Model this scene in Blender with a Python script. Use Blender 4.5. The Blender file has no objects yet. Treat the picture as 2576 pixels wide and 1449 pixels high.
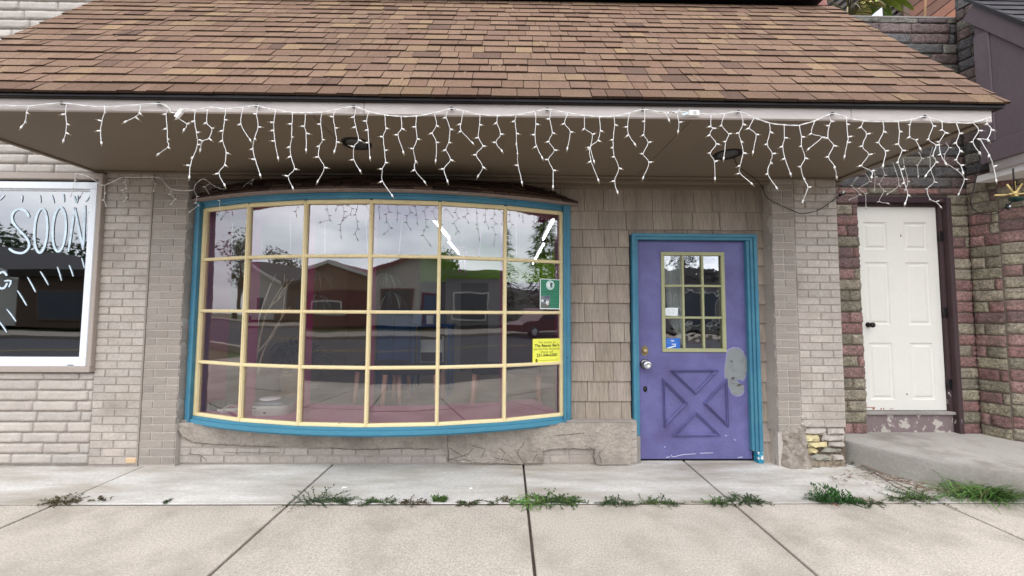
import bpy, math, random
from mathutils import Vector, Matrix, noise
R_ = math.radians
scn = bpy.context.scene
# ------------------------------------------------------------ camera
CAM = Vector((0, -3.52, 1.37)); FPX = 960.0; IW, IH = 2576.0, 1449.0
cd = bpy.data.cameras.new('camera'); cam = bpy.data.objects.new('camera', cd)
scn.collection.objects.link(cam); scn.camera = cam
CR = Matrix.Rotation(R_(-.775), 3, 'Z') @ Matrix.Rotation(R_(90 + 3.2), 3, 'X') @ Matrix.Rotation(R_(.3), 3, 'Z')
cam.location = CAM; cam.rotation_euler = CR.to_euler()
cd.sensor_width = 36; cd.lens = 36 * FPX / IW; cd.clip_start = .05; cd.clip_end = 2000
# ------------------------------------------------------------ world and sun
SUN_EL, SUN_AZ = R_(52), R_(200)
w = bpy.data.worlds.new('World'); scn.world = w; w.use_nodes = True
nt = w.node_tree; nt.nodes.clear()
def wn(t, **k):
    n = nt.nodes.new(t)
    for a, b in k.items(): setattr(n, a, b)
    return n
out = wn('ShaderNodeOutputWorld'); bg = wn('ShaderNodeBackground')
sky = wn('ShaderNodeTexSky', sky_type='NISHITA', sun_disc=False, sun_elevation=SUN_EL, sun_rotation=SUN_AZ)
tc = wn('ShaderNodeTexCoord'); mp = wn('ShaderNodeMapping'); mp.inputs['Scale'].default_value = (1, 1, 3.2)
nz = wn('ShaderNodeTexNoise'); nz.inputs['Scale'].default_value = 2.6; nz.inputs['Detail'].default_value = 7; nz.inputs['Roughness'].default_value = .55
rp = wn('ShaderNodeValToRGB'); cr = rp.color_ramp
cr.elements[0].position = .36; cr.elements[0].color = (6.4, 6.8, 7.8, 1)
cr.elements[1].position = .66; cr.elements[1].color = (12.5, 12.6, 12.9, 1)
mx = wn('ShaderNodeMixRGB'); mx.inputs[0].default_value = .86
nt.links.new(tc.outputs['Generated'], mp.inputs[0]); nt.links.new(mp.outputs[0], nz.inputs['Vector'])
nt.links.new(nz.outputs['Fac'], rp.inputs[0]); nt.links.new(sky.outputs[0], mx.inputs[1]); nt.links.new(rp.outputs[0], mx.inputs[2])
sxyz = wn('ShaderNodeSeparateXYZ'); nt.links.new(tc.outputs['Generated'], sxyz.inputs[0])
zen = wn('ShaderNodeMapRange'); zen.inputs[1].default_value = 0; zen.inputs[2].default_value = 1; zen.inputs[3].default_value = .62; zen.inputs[4].default_value = 1.35   # overcast sky: brighter overhead
nt.links.new(sxyz.outputs[2], zen.inputs[0])
dt_ = wn('ShaderNodeVectorMath', operation='DOT_PRODUCT'); dt_.inputs[1].default_value = (.0, -.95, .31); nt.links.new(tc.outputs['Generated'], dt_.inputs[0])
skyboost = wn('ShaderNodeMapRange', interpolation_type='SMOOTHSTEP'); skyboost.inputs[1].default_value = -.25; skyboost.inputs[2].default_value = .85; skyboost.inputs[3].default_value = 0; skyboost.inputs[4].default_value = 1.45  # brightening added to the sky towards the street, lifts window reflections
nt.links.new(dt_.outputs['Value'], skyboost.inputs[0])
ad = wn('ShaderNodeMath', operation='ADD'); nt.links.new(zen.outputs[0], ad.inputs[0]); nt.links.new(skyboost.outputs[0], ad.inputs[1])
scl = wn('ShaderNodeVectorMath', operation='SCALE'); nt.links.new(mx.outputs[0], scl.inputs[0]); nt.links.new(ad.outputs[0], scl.inputs['Scale'])
nt.links.new(scl.outputs[0], bg.inputs['Color']); bg.inputs['Strength'].default_value = .12
nt.links.new(bg.outputs[0], out.inputs[0])
sd = bpy.data.lights.new('sun', 'SUN'); sd.energy = .6; sd.angle = R_(25); sd.color = (1, .96, .9)
so = bpy.data.objects.new('sun', sd); scn.collection.objects.link(so)
sdir = Vector((-math.sin(R_(15)) * math.cos(SUN_EL), -math.cos(R_(15)) * math.cos(SUN_EL), math.sin(SUN_EL)))
so.rotation_euler = sdir.to_track_quat('Z', 'Y').to_euler(); so.location = (0, -10, 12)
sky.sun_rotation = math.atan2(sdir.x, sdir.y)
vs = scn.view_settings; vs.view_transform = 'Standard'; vs.look = 'None'; vs.exposure = .06; vs.gamma = 1
scn.cycles.max_bounces = 10; scn.cycles.transparent_max_bounces = 16
try: scn.cycles.use_denoising = True; scn.cycles.denoiser = 'OPENIMAGEDENOISE'; scn.cycles.sample_clamp_indirect = 3.0
except Exception: pass
# ------------------------------------------------------------ helpers: points on real planes
def ray(px, py): return CR @ Vector(((px - 1288) / FPX, -(py - 724.5) / FPX, -1))
def P(px, py, Y):
    v = ray(px, py); t = (Y - CAM.y) / v.y; return CAM + v * t
def G(px, py, z=0.0):
    v = ray(px, py); t = (z - CAM.z) / v.z; return CAM + v * t
def XP(px, py, x):
    v = ray(px, py); t = (x - CAM.x) / v.x; return CAM + v * t
def s2l(c): return c / 12.92 if c <= .04045 else ((c + .055) / 1.055) ** 2.4
def rgb(r, g, b): return (s2l(r / 255), s2l(g / 255), s2l(b / 255))
def soft(c, k=.3):
    l = .3 * c[0] + .59 * c[1] + .11 * c[2]; return tuple(v * (1 - k) + l * k for v in c)
rnd = random.Random(7)
COL = scn.collection
ORG = {}
class MB:
    def __init__(s, smooth=False): s.v = []; s.f = []; s.c = []; s.sm = []; s.smooth = smooth
    def add(s, vs, fs, col=(1, 1, 1), smooth=None):
        b = len(s.v); s.v += [tuple(p) for p in vs]
        for f in fs: s.f.append(tuple(i + b for i in f)); s.c.append(col); s.sm.append(s.smooth if smooth is None else smooth)
    def box(s, x0, x1, y0, y1, z0, z1, col=(1, 1, 1), bev=0.0):
        x0, x1 = sorted((x0, x1)); y0, y1 = sorted((y0, y1)); z0, z1 = sorted((z0, z1))
        s.obox(Vector(((x0 + x1) / 2, (y0 + y1) / 2, (z0 + z1) / 2)), Vector((1, 0, 0)), Vector((0, 1, 0)), Vector((0, 0, 1)), (x1 - x0) / 2, (y1 - y0) / 2, (z1 - z0) / 2, col, bev)
    def obox(s, c, ax, ay, az, hx, hy, hz, col=(1, 1, 1), bev=0.0):
        bev = min(bev, hx * .45, hy * .45, hz * .45)
        if bev <= 0:
            vs = [c + ax * hx * i + ay * hy * j + az * hz * k for i in (-1, 1) for j in (-1, 1) for k in (-1, 1)]
            s.add(vs, [(0, 1, 3, 2), (4, 6, 7, 5), (0, 4, 5, 1), (2, 3, 7, 6), (0, 2, 6, 4), (1, 5, 7, 3)], col); return
        vs = []; idx = {}
        for i in (-1, 1):
            for j in (-1, 1):
                for k in (-1, 1):
                    for a in range(3):
                        h = [hx - bev, hy - bev, hz - bev]; h[a] = (hx, hy, hz)[a]
                        idx[(i, j, k, a)] = len(vs); vs.append(c + ax * h[0] * i + ay * h[1] * j + az * h[2] * k)
        fs = []
        for a in range(3):
            o = [b for b in range(3) if b != a]
            for sg in (-1, 1):
                q = []
                for (p, r) in ((-1, -1), (1, -1), (1, 1), (-1, 1)):
                    t = [0, 0, 0]; t[a] = sg; t[o[0]] = p; t[o[1]] = r; q.append(idx[(t[0], t[1], t[2], a)])
                fs.append(tuple(q))
        for a in range(3):
            o = [b for b in range(3) if b != a]
            for p in (-1, 1):
                for r in (-1, 1):
                    t0 = [0, 0, 0]; t1 = [0, 0, 0]; t0[a] = -1; t1[a] = 1
                    for t in (t0, t1): t[o[0]] = p; t[o[1]] = r
                    fs.append((idx[tuple(t0) + (o[0],)], idx[tuple(t1) + (o[0],)], idx[tuple(t1) + (o[1],)], idx[tuple(t0) + (o[1],)]))
        for i in (-1, 1):
            for j in (-1, 1):
                for k in (-1, 1): fs.append((idx[(i, j, k, 0)], idx[(i, j, k, 1)], idx[(i, j, k, 2)]))
        s.add(vs, fs, col)
    def bar(s, a, b, w, d, up=Vector((0, -1, 0)), col=(1, 1, 1), bev=0.0):
        a = Vector(a); b = Vector(b); ax = (b - a); L = ax.length; ax.normalize()
        ay = up - ax * up.dot(ax); ay.normalize(); az = ax.cross(ay)
        s.obox((a + b) / 2, ax, ay, az, L / 2, d / 2, w / 2, col, bev)
    def tube(s, pts, r, n=6, col=(1, 1, 1), cap=True):
        pts = [Vector(p) for p in pts]; m = len(pts); rs = r if isinstance(r, (list, tuple)) else [r] * m
        vs = []; prev = None
        for i, p in enumerate(pts):
            t = (pts[min(i + 1, m - 1)] - pts[max(i - 1, 0)])
            if t.length < 1e-9: t = Vector((0, 0, 1))
            t.normalize()
            u = prev - t * prev.dot(t) if prev else (Vector((0, 0, 1)) if abs(t.z) < .9 else Vector((1, 0, 0)))
            if not prev: u = u - t * u.dot(t)
            u.normalize(); prev = u; q = t.cross(u)
            for k in range(n):
                a = 2 * math.pi * k / n; vs.append(p + u * math.cos(a) * rs[i] + q * math.sin(a) * rs[i])
        fs = [(i * n + k, i * n + (k + 1) % n, (i + 1) * n + (k + 1) % n, (i + 1) * n + k) for i in range(m - 1) for k in range(n)]
        if cap: fs += [tuple(range(n))[::-1], tuple((m - 1) * n + k for k in range(n))]
        s.add(vs, fs, col, True)
    def lathe(s, c, prof, n=24, ax=Vector((0, 0, 1)), col=(1, 1, 1), sx=1.0, sy=1.0):
        c = Vector(c); ax = ax.normalized(); u = Vector((1, 0, 0)) if abs(ax.x) < .9 else Vector((0, 1, 0)); u = (u - ax * u.dot(ax)).normalized(); q = ax.cross(u)
        vs = []
        for (r, h) in prof:
            for k in range(n):
                a = 2 * math.pi * k / n; vs.append(c + ax * h + u * math.cos(a) * r * sx + q * math.sin(a) * r * sy)
        m = len(prof)
        fs = [(i * n + k, i * n + (k + 1) % n, (i + 1) * n + (k + 1) % n, (i + 1) * n + k) for i in range(m - 1) for k in range(n)]
        fs += [tuple(range(n))[::-1], tuple((m - 1) * n + k for k in range(n))]
        s.add(vs, fs, col, True)
    def prism(s, pts, d, col=(1, 1, 1)):
        pts = [Vector(p) for p in pts]; d = Vector(d); n = len(pts)
        s.add(pts + [p + d for p in pts], [tuple(range(n)), tuple(range(n, 2 * n))[::-1]] + [(i, i + n, (i + 1) % n + n, (i + 1) % n) for i in range(n)], col, False)
    def quad(s, a, b, c, d, col=(1, 1, 1)): s.add([a, b, c, d], [(0, 1, 2, 3)], col)
    def build(s, name, mat, parent=None, loc=None):
        me = bpy.data.meshes.new(name)
        if parent is not None: org = ORG[parent.name]
        elif loc is not None: org = Vector(loc)
        else:
            xs = [v[0] for v in s.v]; ys = [v[1] for v in s.v]; zs = [v[2] for v in s.v]
            org = Vector(((min(xs) + max(xs)) / 2, (min(ys) + max(ys)) / 2, min(zs)))
        me.from_pydata([(a - org.x, b - org.y, c - org.z) for a, b, c in s.v], [], s.f)
        ca = me.color_attributes.new('Col', 'FLOAT_COLOR', 'CORNER')
        buf = []
        for f, c in zip(s.f, s.c): buf += [c[0], c[1], c[2], 1.0] * len(f)
        ca.data.foreach_set('color', buf)
        me.polygons.foreach_set('use_smooth', s.sm)
        me.materials.append(mat); me.update(); me.validate()
        o = bpy.data.objects.new(name, me); COL.objects.link(o)
        if parent is not None: o.parent = parent
        else: o.location = org
        ORG[o.name] = org
        return o
def thing(name, label, cat, loc, group=None):
    o = bpy.data.objects.new(name, None); COL.objects.link(o); o.location = loc; o.empty_display_size = .1
    o['label'] = label; o['category'] = cat
    if group: o['group'] = group
    ORG[o.name] = Vector(loc); return o
def build_bins(mb, edges, name, mat, parent):
    # one part per stretch between the given x positions
    for i in range(len(edges) - 1):
        q = MB()
        for f, c, sm in zip(mb.f, mb.c, mb.sm):
            x = sum(mb.v[k][0] for k in f) / len(f)
            if edges[i] <= x < edges[i + 1]: q.add([mb.v[k] for k in f], [tuple(range(len(f)))], c, sm)
        if q.f: q.build(name, mat, parent)
def tag(o, label=None, cat=None, group=None, kind=None):
    for k, v in (('label', label), ('category', cat), ('group', group), ('kind', kind)):
        if v: o[k] = v
    return o
# ------------------------------------------------------------ materials
MATS = {}
def mat(name, col=(.5, .5, .5), rough=.7, vary=.12, vscale=3.0, fine=.08, fscale=60.0, bump=.15, bscale=90.0, spec=.3, metal=0.0,
        stain=None, stain_amt=0.0, stain_scale=1.3, stretch=(1, 1, 1), bdist=.004, attr=True, peel=None, peel_amt=0.0, peel_scale=8.0, emit=0.0):
    m = bpy.data.materials.new(name); m.use_nodes = True; t = m.node_tree; N = t.nodes; L = t.links
    b = N['Principled BSDF']; b.inputs['Roughness'].default_value = rough; b.inputs['Specular IOR Level'].default_value = spec; b.inputs['Metallic'].default_value = metal
    g = N.new('ShaderNodeNewGeometry'); mpg = N.new('ShaderNodeMapping'); mpg.inputs['Scale'].default_value = stretch
    L.new(g.outputs['Position'], mpg.inputs[0])
    def ns(sc, det=5, ro=.6):
        n = N.new('ShaderNodeTexNoise'); n.inputs['Scale'].default_value = sc; n.inputs['Detail'].default_value = det; n.inputs['Roughness'].default_value = ro
        L.new(mpg.outputs[0], n.inputs['Vector']); return n.outputs['Fac']
    def mul(colsock, fac, amt):
        mr = N.new('ShaderNodeMapRange'); mr.inputs[1].default_value = .25; mr.inputs[2].default_value = .75
        mr.inputs[3].default_value = 1 - amt; mr.inputs[4].default_value = 1 + amt; L.new(fac, mr.inputs[0])
        v = N.new('ShaderNodeVectorMath'); v.operation = 'SCALE'; L.new(colsock, v.inputs[0]); L.new(mr.outputs[0], v.inputs['Scale']); return v.outputs[0]
    base = N.new('ShaderNodeRGB'); base.outputs[0].default_value = (*col, 1); cs = base.outputs[0]
    if attr:
        a = N.new('ShaderNodeAttribute'); a.attribute_name = 'Col'
        v = N.new('ShaderNodeVectorMath'); v.operation = 'MULTIPLY'; L.new(cs, v.inputs[0]); L.new(a.outputs['Color'], v.inputs[1]); cs = v.outputs[0]
    if vary: cs = mul(cs, ns(vscale), vary)
    if fine: cs = mul(cs, ns(fscale, 3), fine)
    def over(cs, c2, sc, amt, sharp):
        n = ns(sc, 6, .65); mr = N.new('ShaderNodeMapRange'); th = 1 - amt
        mr.inputs[1].default_value = th - sharp; mr.inputs[2].default_value = th + sharp; L.new(n, mr.inputs[0])
        mi = N.new('ShaderNodeMixRGB'); L.new(mr.outputs[0], mi.inputs[0]); L.new(cs, mi.inputs[1]); mi.inputs[2].default_value = (*c2, 1); return mi.outputs[0]
    if stain: cs = over(cs, stain, stain_scale, stain_amt, .14)
    if peel: cs = over(cs, peel, peel_scale, peel_amt, .012)
    L.new(cs, b.inputs['Base Color'])
    if emit: L.new(cs, b.inputs['Emission Color']); b.inputs['Emission Strength'].default_value = emit
    if bump:
        bp = N.new('ShaderNodeBump'); bp.inputs['Strength'].default_value = bump; bp.inputs['Distance'].default_value = bdist
        L.new(ns(bscale, 6), bp.inputs['Height']); L.new(bp.outputs[0], b.inputs['Normal'])
    MATS[name] = m; return m
def glass(name, refl=.3, tint=(.9, .92, .92), wob=.02, wscale=2.5):
    m = bpy.data.materials.new(name); m.use_nodes = True; t = m.node_tree; N = t.nodes; L = t.links; N.clear()
    o = N.new('ShaderNodeOutputMaterial'); mxs = N.new('ShaderNodeMixShader'); tr = N.new('ShaderNodeBsdfTransparent'); gl = N.new('ShaderNodeBsdfGlossy')
    tr.inputs[0].default_value = (*tint, 1); gl.inputs['Roughness'].default_value = .015; gl.inputs[0].default_value = (.97, .98, 1, 1)
    fr = N.new('ShaderNodeLayerWeight'); fr.inputs[0].default_value = .25
    mr = N.new('ShaderNodeMapRange'); mr.inputs[3].default_value = refl; mr.inputs[4].default_value = 1
    L.new(fr.outputs['Fresnel'], mr.inputs[0]); L.new(mr.outputs[0], mxs.inputs[0])
    bp = N.new('ShaderNodeBump'); bp.inputs['Strength'].default_value = 1; bp.inputs['Distance'].default_value = wob
    g = N.new('ShaderNodeNewGeometry'); n = N.new('ShaderNodeTexNoise'); n.inputs['Scale'].default_value = wscale; n.inputs['Detail'].default_value = 1.5
    L.new(g.outputs['Position'], n.inputs['Vector']); L.new(n.outputs['Fac'], bp.inputs['Height']); L.new(bp.outputs[0], gl.inputs['Normal'])
    L.new(tr.outputs[0], mxs.inputs[1]); L.new(gl.outputs[0], mxs.inputs[2]); L.new(mxs.outputs[0], o.inputs[0]); return m
W1 = (1, 1, 1)
PAINT = rgb(180, 171, 161)
M_brick = mat('painted_brick', PAINT, .75, .12, 2.2, .16, 45, .7, 70, stain=rgb(136, 125, 114), stain_amt=.36, stain_scale=2.2, bdist=.004)
M_stri = mat('painted_striated_brick', rgb(158, 149, 139), .78, .10, 3, .16, 40, 1.0, 30, stretch=(1, 1, 7), bdist=.006)
M_split = mat('painted_split_face_brick', rgb(182, 174, 165), .8, .08, 2, .10, 50, .8, 60, bdist=.006)
M_mortarl = mat('light_painted_mortar', rgb(182, 173, 164), .9, .1, 3, .1, 60, .4, 80)
M_mortar = mat('painted_mortar', rgb(158, 149, 140), .9, .12, 3, .1, 60, .5, 80)
M_parge = mat('painted_cement_render', rgb(166, 156, 144), .85, .14, 2.6, .14, 40, 1.0, 22, stain=rgb(128, 118, 108), stain_amt=.42, stain_scale=4.2, bdist=.03)
M_stone = mat('rough_stone', (1, 1, 1), .6, .25, 9, .6, 55, 1.0, 60, spec=.4, bdist=.02, stain=rgb(96, 88, 78), stain_amt=.36, stain_scale=7, peel=rgb(206, 196, 186), peel_amt=.30, peel_scale=48)
M_stonem = mat('stone_mortar', rgb(108, 98, 88), .9, .2, 5, .2, 60, .6, 60)
M_shing = mat('asphalt_shingle', (.69, .665, .63), .92, .10, 1.4, .42, 120, .8, 220, spec=.12, bdist=.004, stain=rgb(98, 82, 72), stain_amt=.30, stain_scale=1.1)
M_shingd = mat('shingle_edge', rgb(42, 34, 33), .95, .2, 6, .2, 80, .4, 100, spec=.1)
M_fascia = mat('fascia_board', rgb(196, 186, 180), .6, .08, 2.5, .05, 40, .25, 30, stretch=(.25, 1, 1), stain=rgb(138, 128, 122), stain_amt=.30, stain_scale=3)
M_soffit = mat('soffit_board', rgb(116, 103, 88), .6, .05, 1.2, .04, 40, .08, 50)
M_drip = mat('dark_drip_edge', rgb(26, 20, 21), .5, .1, 3, .05, 50, .1, 40)
M_siding = mat('cedar_shingle', rgb(150, 138, 125), .82, .12, 2, .28, 26, .9, 60, stretch=(4, 1, .3), bdist=.004, stain=rgb(104, 91, 79), stain_amt=.33, stain_scale=1.3)
M_blue = mat('teal_blue_paint', rgb(62, 118, 142), .5, .10, 5, .05, 50, .2, 40, spec=.35, stain=rgb(78, 134, 150), stain_amt=.42, stain_scale=4)
M_blues = mat('worn_blue_sill', rgb(70, 130, 152), .55, .10, 5, .06, 50, .4, 40, peel=rgb(176, 182, 176), peel_amt=.33, peel_scale=9, stretch=(.35, 1, 1.6))
M_cream = mat('cream_paint', rgb(222, 204, 158), .55, .06, 4, .04, 50, .2, 50, spec=.35, stain=rgb(206, 186, 140), stain_amt=.34, stain_scale=6)
M_creamw = mat('worn_cream_paint', rgb(226, 208, 162), .6, .06, 4, .04, 50, .4, 50, peel=rgb(150, 140, 126), peel_amt=.34, peel_scale=10, stretch=(.4, .4, 1.6))
M_pink = mat('magenta_casing_paint', rgb(186, 84, 132), .5, .06, 3, .04, 40, .08, 30)
M_purp = mat('purple_door_paint', rgb(102, 101, 148), .5, .12, 1.6, .10, 60, .3, 60, spec=.35, stain=rgb(86, 78, 120), stain_amt=.44, stain_scale=2.2, bdist=.002)
M_green = mat('olive_green_paint', rgb(160, 160, 122), .5, .08, 5, .05, 40, .2, 50)
M_patch = mat('grey_bare_metal', rgb(128, 132, 132), .5, .08, 9, .06, 60, .1, 60, stain=rgb(104, 108, 100), stain_amt=.36, stain_scale=14)
M_white = mat('white_vinyl', rgb(226, 230, 234), .4, .03, 3, .02, 50, .03, 40, spec=.4)
M_wdoor = mat('white_door_paint', rgb(216, 213, 203), .5, .03, 2, .03, 60, .1, 60, spec=.35, stain=rgb(202, 198, 186), stain_amt=.3, stain_scale=2)
M_dframe = mat('peeling_brown_frame', rgb(66, 50, 52), .7, .12, 4, .1, 40, .5, 40, peel=rgb(166, 160, 158), peel_amt=.36, peel_scale=7, stretch=(1, 1, .5))
M_sillp = mat('peeling_threshold', rgb(124, 108, 108), .75, .08, 4, .06, 40, .4, 40, peel=rgb(178, 170, 160), peel_amt=.455, peel_scale=9)
M_graywood = mat('weathered_wood', rgb(140, 134, 128), .8, .15, 5, .15, 30, .6, 30, stretch=(1, 1, .3))
M_trimtan = mat('tan_trim_paint', rgb(164, 152, 142), .65, .06, 3, .05, 40, .15, 50)
M_panel = mat('mauve_brown_panel', rgb(98, 86, 90), .6, .10, 2.5, .06, 40, .2, 40, stretch=(1, 1, .4), stain=rgb(122, 112, 114), stain_amt=.27, stain_scale=4)
M_gshing = mat('grey_shingle', rgb(74, 70, 72), .9, .15, 4, .2, 90, .5, 120)
M_conc = mat('sidewalk_concrete', rgb(187, 177, 164), .88, .10, 1.3, .36, 95, .25, 130, stain=rgb(150, 141, 127), stain_amt=.40, stain_scale=1.6, peel=rgb(118, 110, 98), peel_amt=.295, peel_scale=30, bdist=.003, spec=.25)
M_concb = mat('smooth_concrete', rgb(206, 202, 195), .85, .12, 2.2, .24, 60, .4, 60, stretch=(.5, 2.2, 1), stain=rgb(158, 149, 134), stain_amt=.46, stain_scale=1.6, bdist=.003)
M_joint = mat('dark_joint', rgb(92, 82, 74), .95, .3, 10, .2, 60, .5, 60)
M_step = mat('old_step_concrete', rgb(172, 167, 158), .88, .12, 1.8, .12, 60, .7, 40, stain=rgb(122, 116, 106), stain_amt=.38, stain_scale=2.4, bdist=.006)
M_wire = mat('white_wire', rgb(234, 232, 228), .45, .0, 3, 0, 50, 0)
M_bulb = mat('clear_bulb', rgb(214, 206, 190), .15, 0, 3, 0, 50, 0, spec=.6)
M_black = mat('black_rubber', rgb(22, 21, 24), .5, .1, 5, 0, 50, .05, 40)
M_dark = mat('dark_metal', rgb(38, 34, 32), .4, .1, 6, 0, 50, .05, 40, metal=.4)
M_steel = mat('bright_steel', rgb(214, 214, 216), .22, .05, 6, 0, 50, 0, metal=.9)
M_brass = mat('old_brass', rgb(150, 134, 100), .4, .15, 14, .1, 60, .1, 60, metal=.7)
M_goldp = mat('pale_gold_metal', rgb(206, 182, 120), .4, .08, 6, 0, 50, .05, 50, metal=.3)
M_leaf = mat('weed_leaf', (1, 1, 1), .6, .2, 30, .15, 90, 0)
M_grass = mat('grass_blade', (1, 1, 1), .55, .2, 20, .1, 90, 0)
M_twig = mat('dry_twig', (1, 1, 1), .85, .2, 20, .1, 90, .2, 80)
M_paper = mat('paper', (1, 1, 1), .6, .02, 10, 0, 50, 0)
M_chalk = mat('window_paint', rgb(198, 214, 222), .7, .18, 12, .12, 60, .2, 60)
M_glass = glass('bow_window_glass', .20, (.98, .98, .98), .0018, 1.9)
M_glassd = glass('door_glass', .36, (.92, .93, .9), .0012, 9)
M_glassl = glass('shop_window_glass', .24, (.8, .82, .84), .004, .8)
M_glassf = glass('far_glass', .45, (.3, .3, .32), .0, 1)
M_light = mat('fluorescent_tube', (1, 1, 1), .4, 0, 1, 0, 1, 0, emit=34.0, attr=False)
M_iwall = mat('interior_wall', (1, 1, 1), .8, .04, 1, 0, 50, 0)
M_ifloor = mat('interior_floor', rgb(150, 134, 120), .55, .12, 2, .12, 20, .15, 30, stretch=(1, 4, 1))
M_wood = mat('pink_toned_wood', rgb(214, 160, 140), .5, .1, 6, .08, 40, .1, 40, stretch=(1, 1, .3))
M_gen = mat('painted_surface', (1, 1, 1), .55, .06, 4, .04, 40, .08, 50)
M_glossy = mat('glossy_plastic', (1, 1, 1), .25, .03, 4, 0, 40, 0, spec=.5)
M_asph = mat('asphalt', rgb(70, 70, 74), .9, .15, 1.2, .2, 60, .4, 60)
M_fence = mat('stained_cedar', (1, 1, 1), .7, .15, 6, .15, 40, .3, 40)
M_far = mat('far_wall', (1, 1, 1), .8, .08, 1, .05, 20, .1, 20)

# ------------------------------------------------------------ masonry builder
def masonry(mb, mo, O, U, Nn, L, z0, z1, course, lens, proud, rough, cols, gap=.010, openings=(), seed=1, nseg=4, nv=2, bond=.5, skip=None, jitter=.0015, nz_s=22):
    """bricks on the plane through O along U with outward normal Nn; O.z ignored, z0..z1"""
    r = random.Random(seed); U = Vector(U).normalized(); Nn = Vector(Nn).normalized(); O = Vector(O)
    def pt(u, z, d): return O + U * u + Vector((0, 0, z)) + Nn * d
    nrow = int(math.ceil((z1 - z0) / course - 1e-6))
    for i in range(nrow):
        za = z0 + i * course; zb = min(za + course, z1); zm = (za + zb) / 2
        segs = [(0.0, L)]
        for (a, b, c, d) in openings:
            if c < zm < d:
                ns_ = []
                for (p, q) in segs:
                    if b <= p or a >= q: ns_.append((p, q))
                    else:
                        if a > p: ns_.append((p, a))
                        if b < q: ns_.append((b, q))
                segs = ns_
        for (p, q) in segs:
            u = p; first = True
            while u < q - 1e-4:
                l = r.choice(lens) * r.uniform(.96, 1.04)
                if first and i % 2: l *= bond
                first = False
                e = min(u + l, q)
                if q - e < .035: e = q
                if not (skip and skip((u + e) / 2, zm)):
                    c = r.choice(cols); k = r.uniform(.92, 1.06); c = (c[0] * k, c[1] * k, c[2] * k)
                    a_, b_ = u + gap / 2, e - gap / 2; s_, t_ = za + gap / 2, zb - gap / 2
                    tlt = r.uniform(-jitter, jitter); n1 = max(2, int(round(nseg * (b_ - a_) / max(lens)))) ; n2 = nv
                    vs = []; 
                    ed = .004
                    us = [a_, a_ + ed] + [a_ + ed + (b_ - a_ - 2 * ed) * m / n1 for m in range(1, n1)] + [b_ - ed, b_]
                    ws = [s_, s_ + ed] + [s_ + ed + (t_ - s_ - 2 * ed) * m / n2 for m in range(1, n2)] + [t_ - ed, t_]
                    for jj, zz in enumerate(ws):
                        for ii, uu in enumerate(us):
                            bd = ii in (0, len(us) - 1) or jj in (0, len(ws) - 1)
                            nn = noise.noise(pt(uu, zz, 0) * nz_s) * rough + noise.noise(pt(uu, zz, 0) * nz_s * 2.7) * rough * .5
                            d = (-.002 if bd else proud + nn + tlt)
                            ju = noise.noise(pt(uu, zz, 3) * 30) * rough * .25
                            vs.append(pt(uu + ju, zz + ju * .6, max(d, -.002)))
                    m_ = len(us)
                    fs = [(j * m_ + k2, j * m_ + k2 + 1, (j + 1) * m_ + k2 + 1, (j + 1) * m_ + k2) for j in range(len(ws) - 1) for k2 in range(m_ - 1)]
                    mb.add(vs, fs, c, rough > .004)
                u = e
        if mo is not None:
            for (p, q) in segs: mo.quad(pt(p, za, 0), pt(q, za, 0), pt(q, zb, 0), pt(p, zb, 0))
GRY = [(1, 1, 1), (.95, .95, .95), (1.04, 1.03, 1.02), (.98, .96, .95)]
def ribbon(mb, pts, w, nrm, col=W1, t=.0015):
    """a flat stroke of width w through pts"""
    pts = [Vector(p) for p in pts]; L = []; Rr = []
    for i, p in enumerate(pts):
        d = (pts[min(i + 1, len(pts) - 1)] - pts[max(i - 1, 0)]).normalized(); s_ = d.cross(nrm).normalized()
        k = .55 if i in (0, len(pts) - 1) else 1
        L.append(p + s_ * w / 2 * k); Rr.append(p - s_ * w / 2 * k)
    n = len(pts); vs = L + Rr + [p + nrm * t for p in L] + [p + nrm * t for p in Rr]
    fs = []
    for i in range(n - 1):
        fs += [(i, i + 1, n + i + 1, n + i), (2 * n + i, 3 * n + i, 3 * n + i + 1, 2 * n + i + 1), (i, 2 * n + i, 2 * n + i + 1, i + 1), (n + i, n + i + 1, 3 * n + i + 1, 3 * n + i)]
    mb.add(vs, fs, col)
def smooth_path(pts, k=4):
    pts = [Vector(p) for p in pts]; o = []
    for i in range(len(pts) - 1):
        a = pts[max(i - 1, 0)]; b = pts[i]; c = pts[i + 1]; d = pts[min(i + 2, len(pts) - 1)]
        for j in range(k):
            t = j / k; o.append(.5 * ((2 * b) + (c - a) * t + (2 * a - 5 * b + 4 * c - d) * t * t + (3 * b - a - 3 * c + d) * t ** 3))
    return o + [pts[-1]]
def text(mb, s, c, size, right, up, nrm, col, bold=0.0, align='CENTER', t=.0008, sx=1.0):
    cu = bpy.data.curves.new('txt', 'FONT'); cu.body = s; cu.size = size; cu.align_x = align; cu.align_y = 'CENTER'; cu.offset = bold
    ob = bpy.data.objects.new('txt', cu); COL.objects.link(ob)
    dg = bpy.context.evaluated_depsgraph_get(); me = ob.evaluated_get(dg).to_mesh()
    vs = [c + right * v.co.x * sx + up * v.co.y + nrm * t for v in me.vertices]; fs = [tuple(p.vertices) for p in me.polygons]
    mb.add(vs, fs, col); ob.evaluated_get(dg).to_mesh_clear(); bpy.data.objects.remove(ob); bpy.data.curves.remove(cu)
X3, Y3, Z3 = Vector((1, 0, 0)), Vector((0, 1, 0)), Vector((0, 0, 1)); NF = Vector((0, -1, 0))
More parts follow.
